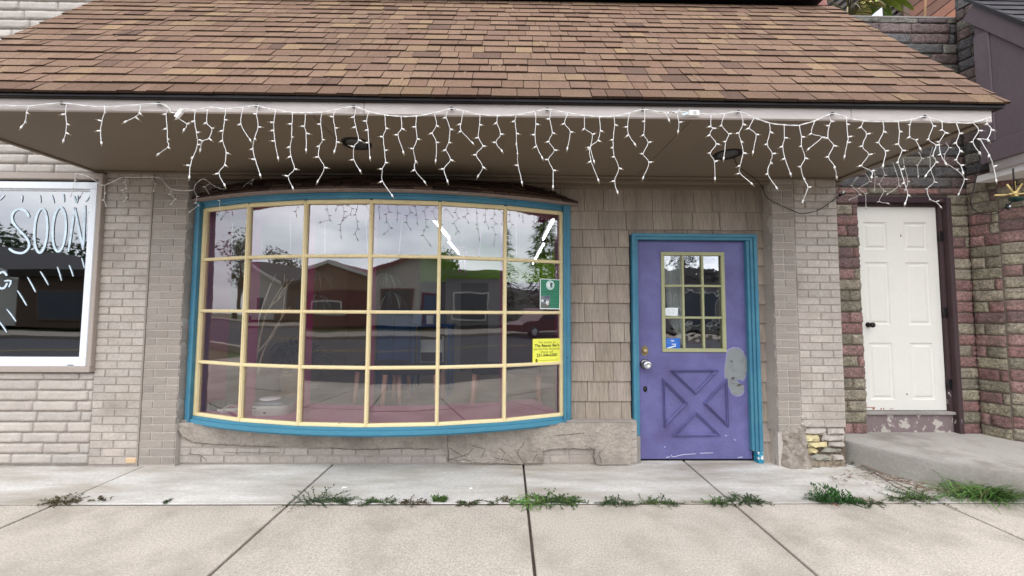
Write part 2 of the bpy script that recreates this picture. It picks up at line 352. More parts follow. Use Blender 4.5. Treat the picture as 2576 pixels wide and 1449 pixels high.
# ============================================================ SETTING: ground
g = MB(); g.box(-160, 160, -90, 60, -.30, -.25); tag(g.build('ground', mat('bare_ground', rgb(96, 104, 70), .95, .2, .6, .2, 9, .3, 20)), kind='structure')
g = MB(); g.box(-150, 150, -15.5, -4.2, -.249, -.14); tag(g.build('road', M_asph), kind='structure')
g = MB(); 
for y in (-10.45, -10.65): g.box(-150, 150, y - .05, y + .05, -.14, -.136)
tag(g.build('road_marking', mat('yellow_road_paint', rgb(140, 122, 66), .8)), kind='structure')
g = MB(); g.box(-150, 150, -19, -15.5, -.249, 0, (.6, .6, .6)); tag(g.build('far_sidewalk', M_conc), kind='structure')
# near sidewalk: separate slabs with tooled joints
g = MB(); gb = MB(); gr = random.Random(3)
xs = [-11.1, -9.5, -7.9, -6.3, -4.7, -3.13, -1.52, .155, 1.62, 3.12, 4.65, 6.3, 7.9]; JW = .009
def slab(mb, x0, x1, y0, y1, zz=0.0, skew=0.0):
    mb.box(x0 + JW, x1 - JW, y0, y1, -.12, zz, (gr.uniform(.93, 1.05),) * 3, .004)
for i in range(len(xs) - 1):
    slab(gb, xs[i], xs[i + 1], -.743, .3, gr.uniform(-.002, .003))
    slab(g, xs[i], xs[i + 1], -2.35, -.758, gr.uniform(-.003, .003))
    slab(g, xs[i], xs[i + 1], -3.99, -2.366, gr.uniform(-.003, .003))
g.box(-20, 20, -4.2, -4.0, -.3, -.004, (.9, .9, .9), .02)
tag(g.build('sidewalk', M_conc), kind='structure')
tag(gb.build('sidewalk_strip', M_concb), kind='structure')
g = MB(); g.box(-11.1, 7.9, -3.99, .3, -.2, -.030); g.box(-11.1, 7.9, -.7575, -.7435, -.03, -.0035, (.55, .5, .45)); tag(g.build('sidewalk_joint', M_joint), kind='structure')
# ============================================================ LEFT: painted brick building
lb = thing('brick_building', 'painted split-face brick building with a white framed shop window lettered SOON, at left', 'building', (-4.6, -.1, 0))
WL = -.12
b = MB(); mo = MB(); 
ox = -9.6; wl_ = -6.4
masonry(b, mo, (ox, WL + .02, 0), X3, NF, -3.585 - ox, .02, .80, .0895, [.42, .36, .30], .014, .007, GRY, .011, seed=4, nseg=16, nv=4, jitter=.003, nz_s=16)
b.build('brick_wall', M_split, lb); b = MB(); masonry(b, mo, (ox, WL + .02, 0), X3, NF, wl_ - ox, .81, 2.56, .0895, [.42, .36, .30], .014, .007, GRY, .011, seed=6, nseg=8, nv=2, jitter=.003, nz_s=16); b.build('side_brick_wall', M_split, lb); mo.box(ox, wl_, WL + .03, .4, .81, 2.55); mo.box(ox, -3.60, WL + .03, .4, 0, .81); mo.build('mortar', M_mortar, lb); b = MB(); mo = MB()
masonry(b, mo, (ox, WL + .02, 0), X3, NF, -3.56 - ox, 2.56, 6.0, .0895, [.42, .36, .30], .014, .007, GRY, .011, seed=5, nseg=14, nv=3, jitter=.003, nz_s=16)
b.build('upper_brick_wall', M_split, lb); mo.box(ox, -3.60, WL + .03, .4, 2.55, 6.0); mo.build('mortar', M_mortar, lb)
# tan surround
WX, WZ0, WZ1 = -3.58, .81, 2.555
t = MB(); t.box(wl_, WX, WL - .035, WL + .02, WZ1 - .055, WZ1, W1, .004); t.box(wl_, WX, WL - .04, WL + .02, WZ0, WZ0 + .05, W1, .004)
t.box(WX - .04, WX, WL - .034, WL + .02, WZ0 + .05, WZ1 - .055, W1, .004)
t.build('window_surround', M_trimtan, lb)
f = MB(); fx = -3.627; z0, z1 = .86, 2.475; fw = .062
for (a, c, d, e) in ((wl_, fx, z1 - fw, z1), (wl_, fx, z0, z0 + fw)):
    f.box(a, c, WL - .03, WL + .05, d, e, W1, .004)
    f.box(a, c - .01, WL - .012, WL + .05, d - .014 if d > 1 else e, d if d > 1 else e + .014, W1, .003)
f.box(fx - fw, fx, WL - .03, WL + .05, z0 + fw, z1 - fw, W1, .004); f.box(fx - fw - .014, fx - fw, WL - .012, WL + .05, z0 + fw, z1 - fw, W1, .003)
f.box(wl_, wl_ + fw, WL - .03, WL + .05, z0 + fw, z1 - fw, W1, .004)
f.box(fx - .15, fx - .10, WL - .033, WL - .029, z0 + .008, z0 + .014, (.1, .1, .1))
sw = f.build('window_frame', M_white, lb)
p = MB(); YG = WL + .0; p.quad((wl_, YG, z0 + .05), (fx - .06, YG, z0 + .05), (fx - .06, YG, z1 - .05), (wl_, YG, z1 - .05)); p.build('pane', M_glassl, sw)
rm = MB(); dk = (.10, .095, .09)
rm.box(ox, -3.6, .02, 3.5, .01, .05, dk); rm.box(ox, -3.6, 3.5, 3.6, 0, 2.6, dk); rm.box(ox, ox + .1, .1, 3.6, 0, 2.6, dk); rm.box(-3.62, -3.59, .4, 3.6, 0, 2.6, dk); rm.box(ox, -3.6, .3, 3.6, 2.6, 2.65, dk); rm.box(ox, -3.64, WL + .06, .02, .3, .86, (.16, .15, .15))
rm.build('interior_wall', M_iwall, lb)
l = MB(); YC = YG - .003
def rz5(x, y): return P(x * .35875, 419.3 + y * .35875, YC)
def stroke(pts, w, k=4): ribbon(l, smooth_path([rz5(*q) for q in pts], k), w, NF)
SW = .020
stroke([(205, 355), (180, 312), (130, 298), (90, 330), (90, 385), (140, 450), (190, 505), (205, 560), (165, 603), (105, 600), (62, 573)], SW)
def ell(cx, cy, rx, ry, sk=0):
    stroke([(cx + rx * math.sin(a) + sk * math.cos(a), cy - ry * math.cos(a)) for a in [i * math.pi / 8 - .2 for i in range(17)]], SW)
ell(287, 448, 45, 155, 8); ell(416, 440, 46, 155, 8)
for s_ in ([(480, 595), (503, 440), (525, 285)], [(525, 285), (552, 430), (583, 583)], [(583, 583), (590, 430), (597, 270)]): stroke(s_, SW, 2)
stroke([(50, 765), (25, 738), (-8, 755), (-18, 800), (0, 850), (32, 848), (52, 815)], .018); stroke([(30, 802), (78, 800), (62, 845)], .016, 2)
for (a, c) in [((155, 200), (150, 250)), ((278, 200), (283, 253)), ((362, 197), (378, 255)), ((445, 193), (448, 248)), ((518, 203), (532, 255)), ((545, 200), (538, 255)), ((632, 200), (600, 246)), ((648, 300), (620, 320)), ((642, 405), (616, 411)), ((604, 495), (622, 494)), ((608, 570), (624, 576)), ((572, 640), (592, 712)), ((485, 690), (514, 770)), ((402, 702), (432, 800)), ((283, 735), (340, 830)), ((193, 775), (250, 880)), ((122, 868), (188, 975)), ((48, 998), (113, 1086)), ((-5, 1085), (48, 1162)), ((30, 200), (-5, 235))]:
    stroke([a, ((a[0] + c[0]) / 2 + 2, (a[1] + c[1]) / 2), c], .0105, 2)
l.build('window_lettering', M_chalk, sw)
# ============================================================ MIDDLE: the storefront
sf = thing('storefront', 'tan brick storefront with brown shingle awning roof, cream and teal bow window and purple door', 'building', (0, 0, 0))
WP = -.12
b = MB(); mo = MB()
masonry(b, mo, (-3.585, WP + .008, 0), X3, NF, .42, .02, 2.60, .0677, [.205], .0065, .0018, GRY, .0065, seed=11, nseg=6, nv=2, jitter=.001,
        skip=lambda u, z: False)
b.build('brick_pier', M_brick, sf); b = MB()
masonry(b, mo, (2.615, WP + .008, 0), X3, NF, .40, .34, 2.62, .0677, [.205], .007, .0024, GRY, .0070, seed=12, nseg=6, nv=2, jitter=.002)
mo.box(-3.585, -3.17, WP + .012, .3, 0, 2.6); mo.box(2.62, 3.01, WP + .012, .3, .34, 2.6)
b.build('brick_pier', M_brick, sf); build_bins(mo, [-9, 0, 9], 'mortar', M_mortar, sf)
b = MB(); mo = MB()
masonry(b, mo, (-3.163, WP + .006, 0), X3, NF, .31, .02, 2.60, .0677, [.20], .0055, .0012, GRY, .0060, seed=13, nseg=4, nv=2)
b.build('striated_pier', M_stri, sf); b = MB()
masonry(b, mo, (2.405, WP + .006, 0), X3, NF, .208, .30, 2.60, .0677, [.104, .208], .0055, .0012, GRY, .0060, seed=14, nseg=4, nv=2)
b.build('striated_pier', M_stri, sf)
mo.box(-3.163, -2.853, WP + .010, .0, 0, 2.6); mo.box(2.405, 2.613, WP + .010, .0, .0, 2.6)
build_bins(mo, [-9, 0, 9], 'mortar', M_mortarl, sf)
# rough mortar returns of the recess
def rough_strip(mb, f0, f1, n=60, amp=.012, m=3, sd=0, col=W1):
    """f0,f1: two polylines endpoints (top->bottom) ; sheet with displaced surface"""
    (a0, a1), (b0, b1) = f0, f1; vs = []
    nn = (Vector(a1) - Vector(a0)).cross(Vector(b0) - Vector(a0)).normalized()
    for i in range(n + 1):
        for j in range(m + 1):
            pa = Vector(a0).lerp(Vector(a1), i / n); pb = Vector(b0).lerp(Vector(b1), i / n); q = pa.lerp(pb, j / m)
            vs.append(q + nn * noise.noise(q * 14 + Vector((sd, 0, 0))) * amp + Vector((0, noise.noise(q * 25) * amp * .6, 0)))
    mb.add(vs, [(i * (m + 1) + j, i * (m + 1) + j + 1, (i + 1) * (m + 1) + j + 1, (i + 1) * (m + 1) + j) for i in range(n) for j in range(m)], col, True)
b = MB()
rough_strip(b, ((-2.853, WP + .002, 2.6), (-2.853, WP + .002, .36)), ((-2.84, .03, 2.6), (-2.84, .03, .36)), 90, .014)
b.build('pier_return', M_mortar, sf); b = MB()
rough_strip(b, ((2.406, WP + .0, 2.6), (2.406, WP + .0, .30)), ((2.40, .03, 2.6), (2.37, .03, .30)), 80, .008, sd=5)
b.build('pier_return', M_mortar, sf)
# masonry base under the bow window
b = MB(); mo = MB()
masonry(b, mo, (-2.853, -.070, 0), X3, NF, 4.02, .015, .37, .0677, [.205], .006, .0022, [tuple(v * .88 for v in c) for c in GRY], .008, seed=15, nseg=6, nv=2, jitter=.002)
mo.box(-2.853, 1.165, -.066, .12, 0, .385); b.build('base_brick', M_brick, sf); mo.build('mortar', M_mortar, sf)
def sheet(mb, pts, Y, th, amp, rs, col=W1, step=22):
    """a jagged rendered patch: pixel outline -> extruded polygon on the plane y = Y"""
    r = random.Random(rs); o = []
    for i in range(len(pts)):
        a = pts[i]; c = pts[(i + 1) % len(pts)]; jag = len(a) > 2
        n = max(1, int(math.hypot(c[0] - a[0], c[1] - a[1]) / (4 if jag else step)))
        for j in range(n):
            x = a[0] + (c[0] - a[0]) * j / n; y = a[1] + (c[1] - a[1]) * j / n
            if jag and j: x += r.uniform(-1, 1) * amp; y += r.uniform(-1, 1) * amp
            o.append(P(x, y, Y))
    mb.prism(o[::-1], (0, th, 0), col)
b = MB()
J = 1
sheet(b, [(443, 1064), (444, 1076, J), (458, 1098, J), (484, 1113, J), (560, 1118, J), (640, 1122, J), (760, 1124, J), (900, 1130, J), (1010, 1127, J), (1118, 1130, J), (1126, 1163), (1129, 1062)], -.097, .02, 2.2, 3)
sheet(b, [(1127, 1064), (1127, 1160, J), (1160, 1163, J), (1280, 1166, J), (1366, 1166), (1366, 1134, J), (1398, 1130, J), (1440, 1128, J), (1497, 1130, J), (1492, 1150, J), (1500, 1169), (1588, 1169), (1589, 1064)], -.099, .022, 2.2, 4)
b.build('cement_render', M_parge, sf)
M_crackshade = mat('crack_shadow', rgb(84, 74, 68), .95)
b = MB()      # exposed crumbling pieces and cracks; some ribbons paint the broken edge's shadow line
r = random.Random(5)
def crack_shade(mb, pts, w, Y, sd):
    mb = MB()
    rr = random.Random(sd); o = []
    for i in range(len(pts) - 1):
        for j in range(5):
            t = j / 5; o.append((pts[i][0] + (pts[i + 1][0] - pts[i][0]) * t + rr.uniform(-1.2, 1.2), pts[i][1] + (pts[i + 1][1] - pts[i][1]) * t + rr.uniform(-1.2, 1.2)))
    o.append(pts[-1]); ribbon(mb, [P(x, y, Y) for x, y in o], w, NF, W1, .0008); mb.build('crack_and_edge_shade', M_crackshade, sf)
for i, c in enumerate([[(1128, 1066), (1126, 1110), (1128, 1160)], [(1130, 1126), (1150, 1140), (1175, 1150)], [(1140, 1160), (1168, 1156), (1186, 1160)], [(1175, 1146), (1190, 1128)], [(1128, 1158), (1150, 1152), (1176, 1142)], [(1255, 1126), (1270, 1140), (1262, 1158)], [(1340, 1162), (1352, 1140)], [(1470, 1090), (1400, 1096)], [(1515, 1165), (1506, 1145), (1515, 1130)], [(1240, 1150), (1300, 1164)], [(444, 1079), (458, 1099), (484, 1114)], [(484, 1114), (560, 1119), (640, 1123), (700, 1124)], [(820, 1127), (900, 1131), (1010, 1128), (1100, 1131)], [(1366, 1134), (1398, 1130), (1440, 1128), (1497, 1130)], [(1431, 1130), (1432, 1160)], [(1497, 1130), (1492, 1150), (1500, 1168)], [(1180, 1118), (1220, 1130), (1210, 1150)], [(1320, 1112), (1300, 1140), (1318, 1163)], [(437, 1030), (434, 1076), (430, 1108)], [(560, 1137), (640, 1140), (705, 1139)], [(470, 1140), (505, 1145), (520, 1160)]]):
    crack_shade(b, c, .0038, -.1005, i)

# crumbling lower right pier
b = MB(); mo = MB(); r = random.Random(9)
YEL = tuple(c / PAINT[i] for i, c in enumerate(rgb(206, 192, 146))); RED = tuple(c / PAINT[i] for i, c in enumerate(rgb(160, 96, 74))); GRB = tuple(c / PAINT[i] for i, c in enumerate(rgb(150, 146, 134)))
rows = [(1078, 1096, [(2012, 2085, W1), (2088, 2131, W1)]), (1060, 1077, [(2010, 2052, W1), (2055, 2130, W1)]), (1042, 1058, [(2012, 2040, W1), (2044, 2085, W1), (2088, 2128, W1)]),
        (1097, 1112, [(2020, 2066, YEL), (2076, 2132, W1)]), (1114, 1127, [(2010, 2034, RED), (2035, 2086, YEL), (2092, 2130, W1)]),
        (1129, 1144, [(2008, 2032, YEL), (2040, 2060, YEL), (2072, 2128, GRB)]), (1147, 1160, [(2044, 2096, GRB), (2100, 2126, W1)])]
for (ya, yb, L_) in rows:
    for (xa, xb, c) in L_:
        a = P(xa, yb, WP); d = P(xb, ya, WP); dep = r.uniform(-.012, .03) if c is not W1 else r.uniform(-.004, .006)
        x0, x1, z0, z1 = a.x, d.x, a.z, d.z
        vs = []
        for j in range(4):
            for i in range(7):
                u = x0 + (x1 - x0) * i / 6; z = z0 + (z1 - z0) * j / 3; bd = i in (0, 6) or j in (0, 3)
                q = Vector((u, 0, z)); jj = 1.9 if c is not W1 else 1; vs.append((u + noise.noise(q * 30) * .011 * jj, WP + dep + (.03 if bd else 0) + noise.noise(q * 40 + Vector((3, 3, 3))) * .012 * jj, z + noise.noise(q * 28 + Vector((9, 1, 1))) * .010 * jj))
        b.add(vs, [(j * 7 + i, j * 7 + i + 1, (j + 1) * 7 + i + 1, (j + 1) * 7 + i) for j in range(3) for i in range(6)], c, False)
b.build('crumbling_brick', M_brick, sf)
mo.box(2.60, 3.03, WP + .035, .3, 0, .45); mo.build('mortar', mat('crumbled_core', rgb(104, 92, 78), .95, .35, 14, .3, 50, 1.0, 30, bdist=.02), sf)
def lumpy(x0, x1, z0, z1, nx, nz_, yf, amp, name, m, colf, sc=12):
    b = MB(); vs = []
    for j in range(nz_ + 1):
        for i in range(nx + 1):
            u, v = i / nx, j / nz_; q = Vector((x0 + (x1 - x0) * u, 0, z0 + (z1 - z0) * v)); d = noise.noise(q * sc) * amp + noise.noise(q * sc * 2.7) * amp * .5 + noise.noise(q * sc * 6) * amp * .22
            vs.append((q.x + noise.noise(q * 20 + Vector((4, 0, 0))) * amp * .3, yf(u, v) - d, q.z))
    for j in range(nz_):
        for i in range(nx):
            a = j * (nx + 1) + i; b.add([vs[a], vs[a + 1], vs[a + nx + 2], vs[a + nx + 1]], [(0, 1, 2, 3)], colf((i + .5) / nx, (j + .5) / nz_), True)
    return b.build(name, m, sf)
lumpy(2.40, 2.645, .0, .36, 26, 34, lambda u, v: (WP - .006 - .045 * (1 - v) ** 2 + (.10 * (1 - min(1, u / .35)) ** 1.3 * (1 - v * .6) if u < .35 else 0)), .014, 'cement_render', M_parge, lambda u, v: (W1 if noise.noise(Vector((u * 5, v * 6, 2))) > -.12 else (.72, .69, .64)))
lumpy(2.66, 3.01, -.005, .10, 34, 12, lambda u, v: WP + .035 - .06 * (1 - v) * (1 - u * .5), .022, 'rubble', M_parge, lambda u, v: (.8, .74, .64) if noise.noise(Vector((u * 9, v * 4, 1))) > 0 else (.5, .44, .38))
# cedar shingle siding (recessed wall)
r = random.Random(21)
rz = [2.529, 2.29, 2.117, 1.952, 1.784, 1.61, 1.433, 1.258, 1.075, .905, .721, .542, .361, .18, .0]
SB = [MB(), MB(), MB(), MB(), MB()]
for i in range(len(rz) - 1):
    for bi, x0, x1 in ((0, -2.86, -2.80), (1, .578, 1.135), (2, 2.31, 2.41)) if rz[i] < 2.09 else (((0, -2.86, -2.80), (1, .578, 1.135), (2, 2.31, 2.41), (4, 1.135, 2.31)) if i == 2 else (((0, -2.86, -2.80), (1, .585, 2.41)) if i == 1 else ((3, -2.86, -2.5), (1, -.0, 2.41)))):
        if rz[i + 1] < .36 and x0 < 2: continue
        b = SB[bi]
        x = x0
        while x < x1 - .01:
            wd = r.uniform(.11, .25) if i > 1 else r.uniform(.17, .27); e = min(x + wd, x1)
            if x1 - e < .05: e = x1
            zt, zb = rz[i] + .02, (rz[i + 1] if bi != 4 else 2.066) + r.uniform(-.002, .003); k = r.uniform(.88, 1.1); c = (k, k * r.uniform(.98, 1.01), k * r.uniform(.96, 1.02))
            yb = -.022 + r.uniform(-.002, .002); yt = -.002; g_ = .0022
            if i >= 12: c = (1.12, 1.14, 1.18)
            vs = [(x + g_, yb, zb), (e - g_, yb, zb), (e - g_, yt, zt), (x + g_, yt, zt), (x + g_, .01, zb), (e - g_, .01, zb)]
            b.add(vs, [(0, 1, 2, 3), (0, 4, 5, 1), (0, 3, 4), (1, 5, 2)], c)
            x = e
for b in SB: b.build('shingle_siding', M_siding, sf)
b = MB(); b.box(.58, 1.14, .002, .05, .3, 2.53, (.25, .25, .25)); b.box(2.305, 2.43, .002, .05, 0, 2.53, (.25, .25, .25)); b.box(-2.87, -2.79, .002, .05, .3, 2.53, (.25, .25, .25)); b.box(-2.87, 2.43, .003, .05, 2.36, 2.6, (.25, .25, .25)); b.box(.58, 2.43, .003, .045, 2.10, 2.36, (.25, .25, .25))
b.build('sheathing', M_trimtan, sf)
b = MB(); b.box(-3.6, 3.08, -.105, .0, 2.535, 2.565, W1, .003); b.box(-2.853, 2.405, -.045, .0, 2.50, 2.535, W1, .003)
b.build('wall_trim', M_soffit, sf)
# soffit, fascia, drip edge
SX0, SX1, SY, SZ = -3.70, 3.085, -1.17, 2.585
b = MB(); b.box(SX0, SX1, SY, -.10, SZ, SZ + .03); b.box(SX0, SX0 + .04, SY, -.05, SZ - .012, SZ - .001, W1, .003); b.box(SX1 - .06, SX1, SY, .05, SZ - .016, SZ - .001, W1, .003); b.box(SX0 + .04, SX1 - .06, -.14, -.10, SZ - .02, SZ - .001, W1, .003)
sx_ = SX0 + .2
b.build('soffit', M_soffit, sf)
for x_ in (-1.25, 1.19): b = MB(); b.box(x_ - .018, x_ + .018, SY, -.14, SZ - .004, SZ, W1, .001); b.build('soffit_batten', M_soffit, sf)
b = MB()
for (x0, x1, dz) in ((-4.0, -.9, 0), (-.898, 2.18, 0), (2.182, 3.09, -.004)): b.box(x0, x1, SY - .022, SY, SZ - .004 + dz, SZ + .078, W1, .003)
b.box(SX1 - .0, SX1 + .02, SY, .1, SZ - .002, SZ + .078, W1, .003)
b.build('fascia_board', M_fascia, sf)
# shingle roof
RX0, RX1 = -3.77, 3.15; Ye, Ze, Yt, Zt = -1.235, 2.675, -.02, 4.315
du = Vector((0, Yt - Ye, Zt - Ze)); SLr = du.length; du.normalize(); nu = Vector((0, -du.z, du.y))
b = MB(); b.box(RX0, RX1 - .01, Ye + .012, SY + .02, Ze - .018, Ze + .012); b.add([(RX0 + .02, Ye + .02, Ze - .02), (RX0 + .02, Yt, Zt - .02), (RX0 + .02, Yt, Ze - .02), (RX1 - .02, Ye + .02, Ze - .02), (RX1 - .02, Yt, Zt - .02), (RX1 - .02, Yt, Ze - .02)], [(0, 1, 2), (3, 5, 4), (0, 3, 4, 1), (0, 2, 5, 3)])
b.box(SX0, SX1, Ye + .02, Yt, Ze - .022, Ze - .018)
b.build('drip_edge', M_drip, sf)
b = MB(); r = random.Random(31)
PAL = [rgb(162, 132, 108)] * 8 + [rgb(157, 125, 103)] * 8 + [rgb(150, 119, 101)] * 6 + [rgb(171, 141, 108)] * 3 + [rgb(142, 112, 92)] * 3 + [rgb(122, 97, 86)] * 1 + [rgb(180, 150, 112)] * 1 + [rgb(154, 120, 99)] * 3
nc = 17; ex = SLr / nc
def rpt(x, s_, h): return Vector((x, Ye, Ze)) + du * s_ + nu * h
for i in range(nc):
    x = RX0 + (-.0) - r.uniform(0, .1); s0 = i * ex; sag = [r.uniform(-.002, .002) for _ in range(3)]
    row_thick = .004
    while x < RX1:
        wd = r.choice([.09, .11, .13, .15, .18, .21]) * r.uniform(.85, 1.1); a = max(x, RX0); e = min(x + wd, RX1)
        if RX1 - e < .05: e = RX1
        if e - a > .012:
            raised = r.random() < .55; h = .0105 + (.0045 if raised else 0); c = soft(r.choice(PAL), .16); c = tuple(.78 * q + .22 * m_ for q, m_ in zip(c, rgb(152, 122, 102))); k = r.uniform(.93, 1.07); c = tuple(q * k for q in c)
            if i == 0: c = tuple(q * .8 for q in c)
            dz = noise.noise(Vector((x * .9, i * 3.3, 0))) * .007 + r.uniform(-.0015, .0015); g_ = .0022
            s1 = s0 + ex + .01
            dlt = .005 * noise.noise(Vector((a * 1.5, i * 5.1, 7)))
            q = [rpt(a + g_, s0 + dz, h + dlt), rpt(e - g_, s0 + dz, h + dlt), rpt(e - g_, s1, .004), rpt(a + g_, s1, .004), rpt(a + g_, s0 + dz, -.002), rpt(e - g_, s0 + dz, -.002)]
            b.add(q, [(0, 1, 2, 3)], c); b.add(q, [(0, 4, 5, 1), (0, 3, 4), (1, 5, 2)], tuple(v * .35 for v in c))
            if r.random() < .06 and i > 0:
                xx = a + (e - a) * .5; q = [rpt(xx, s0, h + .003), rpt(xx + .016, s0, h + .003), rpt(xx + .016, s1 - .012, .009), rpt(xx, s1 - .012, .009)]; b.add(q, [(0, 1, 2, 3)], tuple(v * 1.1 for v in c))
        x += wd
b.build('shingle_roof', M_shing, sf)
# top edge: dark upper eave and the brick return behind it
b = MB(); b.box(-3.95, 3.02, -.16, .1, 4.345, 4.52, W1, .01); b.build('upper_eave', M_drip, sf)
b = MB(); mo = MB(); masonry(b, mo, (2.86, .05, 0), X3, NF, .29, 4.30, 4.75, .075, [.2], .01, .003, [(.62, .30, .26), (.55, .25, .22)], .008, seed=41)
b.build('upper_brick', mat('red_brick', (.75, .75, .75), .8, .1, 6, .1, 50, .4, 60), sf)
b = MB(); b.box(-3.8, 3.14, .06, .5, 2.6, 4.7); b.build('upper_wall', M_mortar, sf)
# recessed ceiling lights
for (px, py) in ((897, 361), (1830, 388)):
    c = G(px, py, SZ); b = MB(); b.lathe(c, [(.075, 0), (.105, 0), (.105, -.006), (.098, -.010), (.080, -.006), (.075, 0)], 28); rl = b.build('recessed_light', M_dark, sf)
    b = MB(); b.lathe(c, [(.076, -.001), (.070, -.004), (.03, -.006), (.0, -.006)], 24, col=(.07, .07, .07)); b.build('lens', M_glossy, rl)
# cup hooks along the fascia
HK = [(155 - .0, 259.5), (399, 261), (645, 265.5), (889.6, 268.4), (1136, 272.6), (1376.5, 275), (1618, 275.5), (1858, 281), (2093.8, 286), (2326.4, 293.5)]
for (px, py) in HK:
    c = P(px, py, SY - .04); b = MB(); b.tube([c + Vector((.009 * math.cos(a), 0, .009 * math.sin(a))) for a in [i * math.pi / 5 for i in range(10)]], .0028, 5); b.tube([c + Vector((0, .009, 0)), c + Vector((0, .02, 0))], .003, 5); b.build('cup_hook', M_dark, sf)
# ---------------------------------------------------------------- bow window
cxw, Rw, yc = -1.129, 4.13, 3.79 - .03
AN = [R_(-23.42 + 7.807 * i) for i in range(7)]
def arc(a, dr=0.0): return (cxw + (Rw + dr) * math.sin(a), -((Rw + dr) * math.cos(a) - yc))
BZ = [.405, .888, 1.342, 1.805, 2.262]       # muntin heights at mid
ZB0, ZB1 = .425, 2.262
def arcbox(mb, i0, i1, dr0, dr1, z0, z1, col=W1, sub=4, ends=True, straight=True):
    """bent board following the bow from node i0 to i1"""
    pts = []
    for i in range(i0, i1):
        for k in range(1 if straight else sub):
            tt = k / (1 if straight else sub); pts.append(AN[i] * (1 - tt) + AN[i + 1] * tt)
    pts.append(AN[i1]); vs = []
    for a in pts:
        x0, y0 = arc(a, dr0); x1, y1 = arc(a, dr1); vs += [(x0, y0, z0), (x1, y1, z0), (x1, y1, z1), (x0, y0, z1)]
    n = len(pts); fs = [(i * 4 + k, i * 4 + (k + 1) % 4, (i + 1) * 4 + (k + 1) % 4, (i + 1) * 4 + k) for i in range(n - 1) for k in range(4)] + [(0, 1, 2, 3), ((n - 1) * 4, (n - 1) * 4 + 3, (n - 1) * 4 + 2, (n - 1) * 4 + 1)]
    mb.add(vs, fs, col)
b = MB()
arcbox(b, 0, 6, -.05, .018, ZB1 + .018, ZB1 + .072, straight=False); arcbox(b, 0, 6, -.0, .030, ZB1 + .050, ZB1 + .085, straight=False)
for (x, y), sg in ((arc(AN[0]), -1), (arc(AN[6]), 1)):
    b.box(x + sg * .008, x + sg * .062, -.065, .0, .36, ZB1 + .085, W1, .004); b.box(x + sg * .062, x + sg * (.098 if sg < 0 else .072), -.045, .0, .36, ZB1 + .085, W1, .004); b.box(x + sg * .0, x + sg * .02, -.09, .0, .36, ZB1 + .05, W1, .004)
bw = b.build('bow_window', M_blue, sf)
b = MB(); arcbox(b, 0, 6, -.05, .045, ZB0 - .062, ZB0 - .028, straight=False); arcbox(b, 0, 6, -.05, .030, ZB0 - .027, ZB0 - .008, straight=False); arcbox(b, 0, 6, -.35, .012, ZB0 - .085, ZB0 - .063, straight=False)
b.build('window_sill', M_blues, bw)
b = MB(); bb = MB(); bc = MB()
mw = .024
for i, a in enumerate(AN):
    x, y = arc(a); rad = Vector((math.sin(a), -math.cos(a), 0)); tan = Vector((math.cos(a), math.sin(a), 0)); c = Vector((x, y, (ZB0 + ZB1) / 2)) - rad * .008
    hw = mw * (.62 if i not in (0, 6) else .7); off = tan * (0 if 0 < i < 6 else (.012 if i == 0 else -.012))
    b.obox(c + off, tan, rad, Z3, hw, .020, (ZB1 - ZB0) / 2 + .01, W1, .004); b.obox(c + off + rad * .016, tan, rad, Z3, hw * .55, .010, (ZB1 - ZB0) / 2 + .008, W1, .003)
hz = [ZB0] + [.888, 1.342, 1.805] + [ZB1]
for j, z in enumerate(hz):
    for i in range(6):
        x0, y0 = arc(AN[i]); x1, y1 = arc(AN[i + 1]); am = (AN[i] + AN[i + 1]) / 2; rad = Vector((math.sin(am), -math.cos(am), 0)); tan = Vector((math.cos(am), math.sin(am), 0))
        c = Vector(((x0 + x1) / 2, (y0 + y1) / 2, z)) - rad * .006; L = (Vector((x1, y1, 0)) - Vector((x0, y0, 0))).length / 2 - .012
        tgt = (bb if j == 0 else bc) if j in (0, 1) else b; hh = .0135 if 0 < j < 4 else .017
        tgt.obox(c, tan, rad, Z3, L, .016, hh, W1, .003); tgt.obox(c + rad * .012, tan, rad, Z3, L, .008, hh * .5, W1, .002)
b.build('muntin_frame', M_cream, bw); bb.build('lower_muntin', M_creamw, bw); bc.build('lower_muntin', M_creamw, bw)
PANES = []
for i in range(6):
    x0, y0 = arc(AN[i], -.012); x1, y1 = arc(AN[i + 1], -.012)
    for j in range(4):
        p = MB(); t_ = rnd.uniform(-.003, .003); t2 = rnd.uniform(-.002, .002); A = Vector((x0, y0 + t2, hz[j])); B = Vector((x1, y1 - t2, hz[j])); C = Vector((x1, y1 + t_ - t2, hz[j + 1])); D = Vector((x0, y0 + t_ + t2, hz[j + 1]))
        p.quad(A, B, C, D); p.build('pane', M_glass, bw)
# casing inside
b = MB()
for (x, y), sg in ((arc(AN[0], -.03), 1), (arc(AN[6], -.03), -1)): b.box(x - sg * .03, x + sg * .02, -.03, .30, ZB0, ZB1 + .03)
arcbox(b, 0, 6, -.60, -.022, ZB0 - .05, ZB0 + .012, straight=False); arcbox(b, 0, 6, -.62, -.022, ZB1 - .01, ZB1 + .04, straight=False)
for i in range(1, 6):
    x, y = arc(AN[i], -.035); rad = Vector((math.sin(AN[i]), -math.cos(AN[i]), 0)); tan = Vector((math.cos(AN[i]), math.sin(AN[i]), 0)); b.obox(Vector((x, y, (ZB0 + ZB1) / 2)) - rad * .035, tan, rad, Z3, .010, .055, (ZB1 - ZB0) / 2, W1, .002)
b.build('window_casing', M_pink, bw)
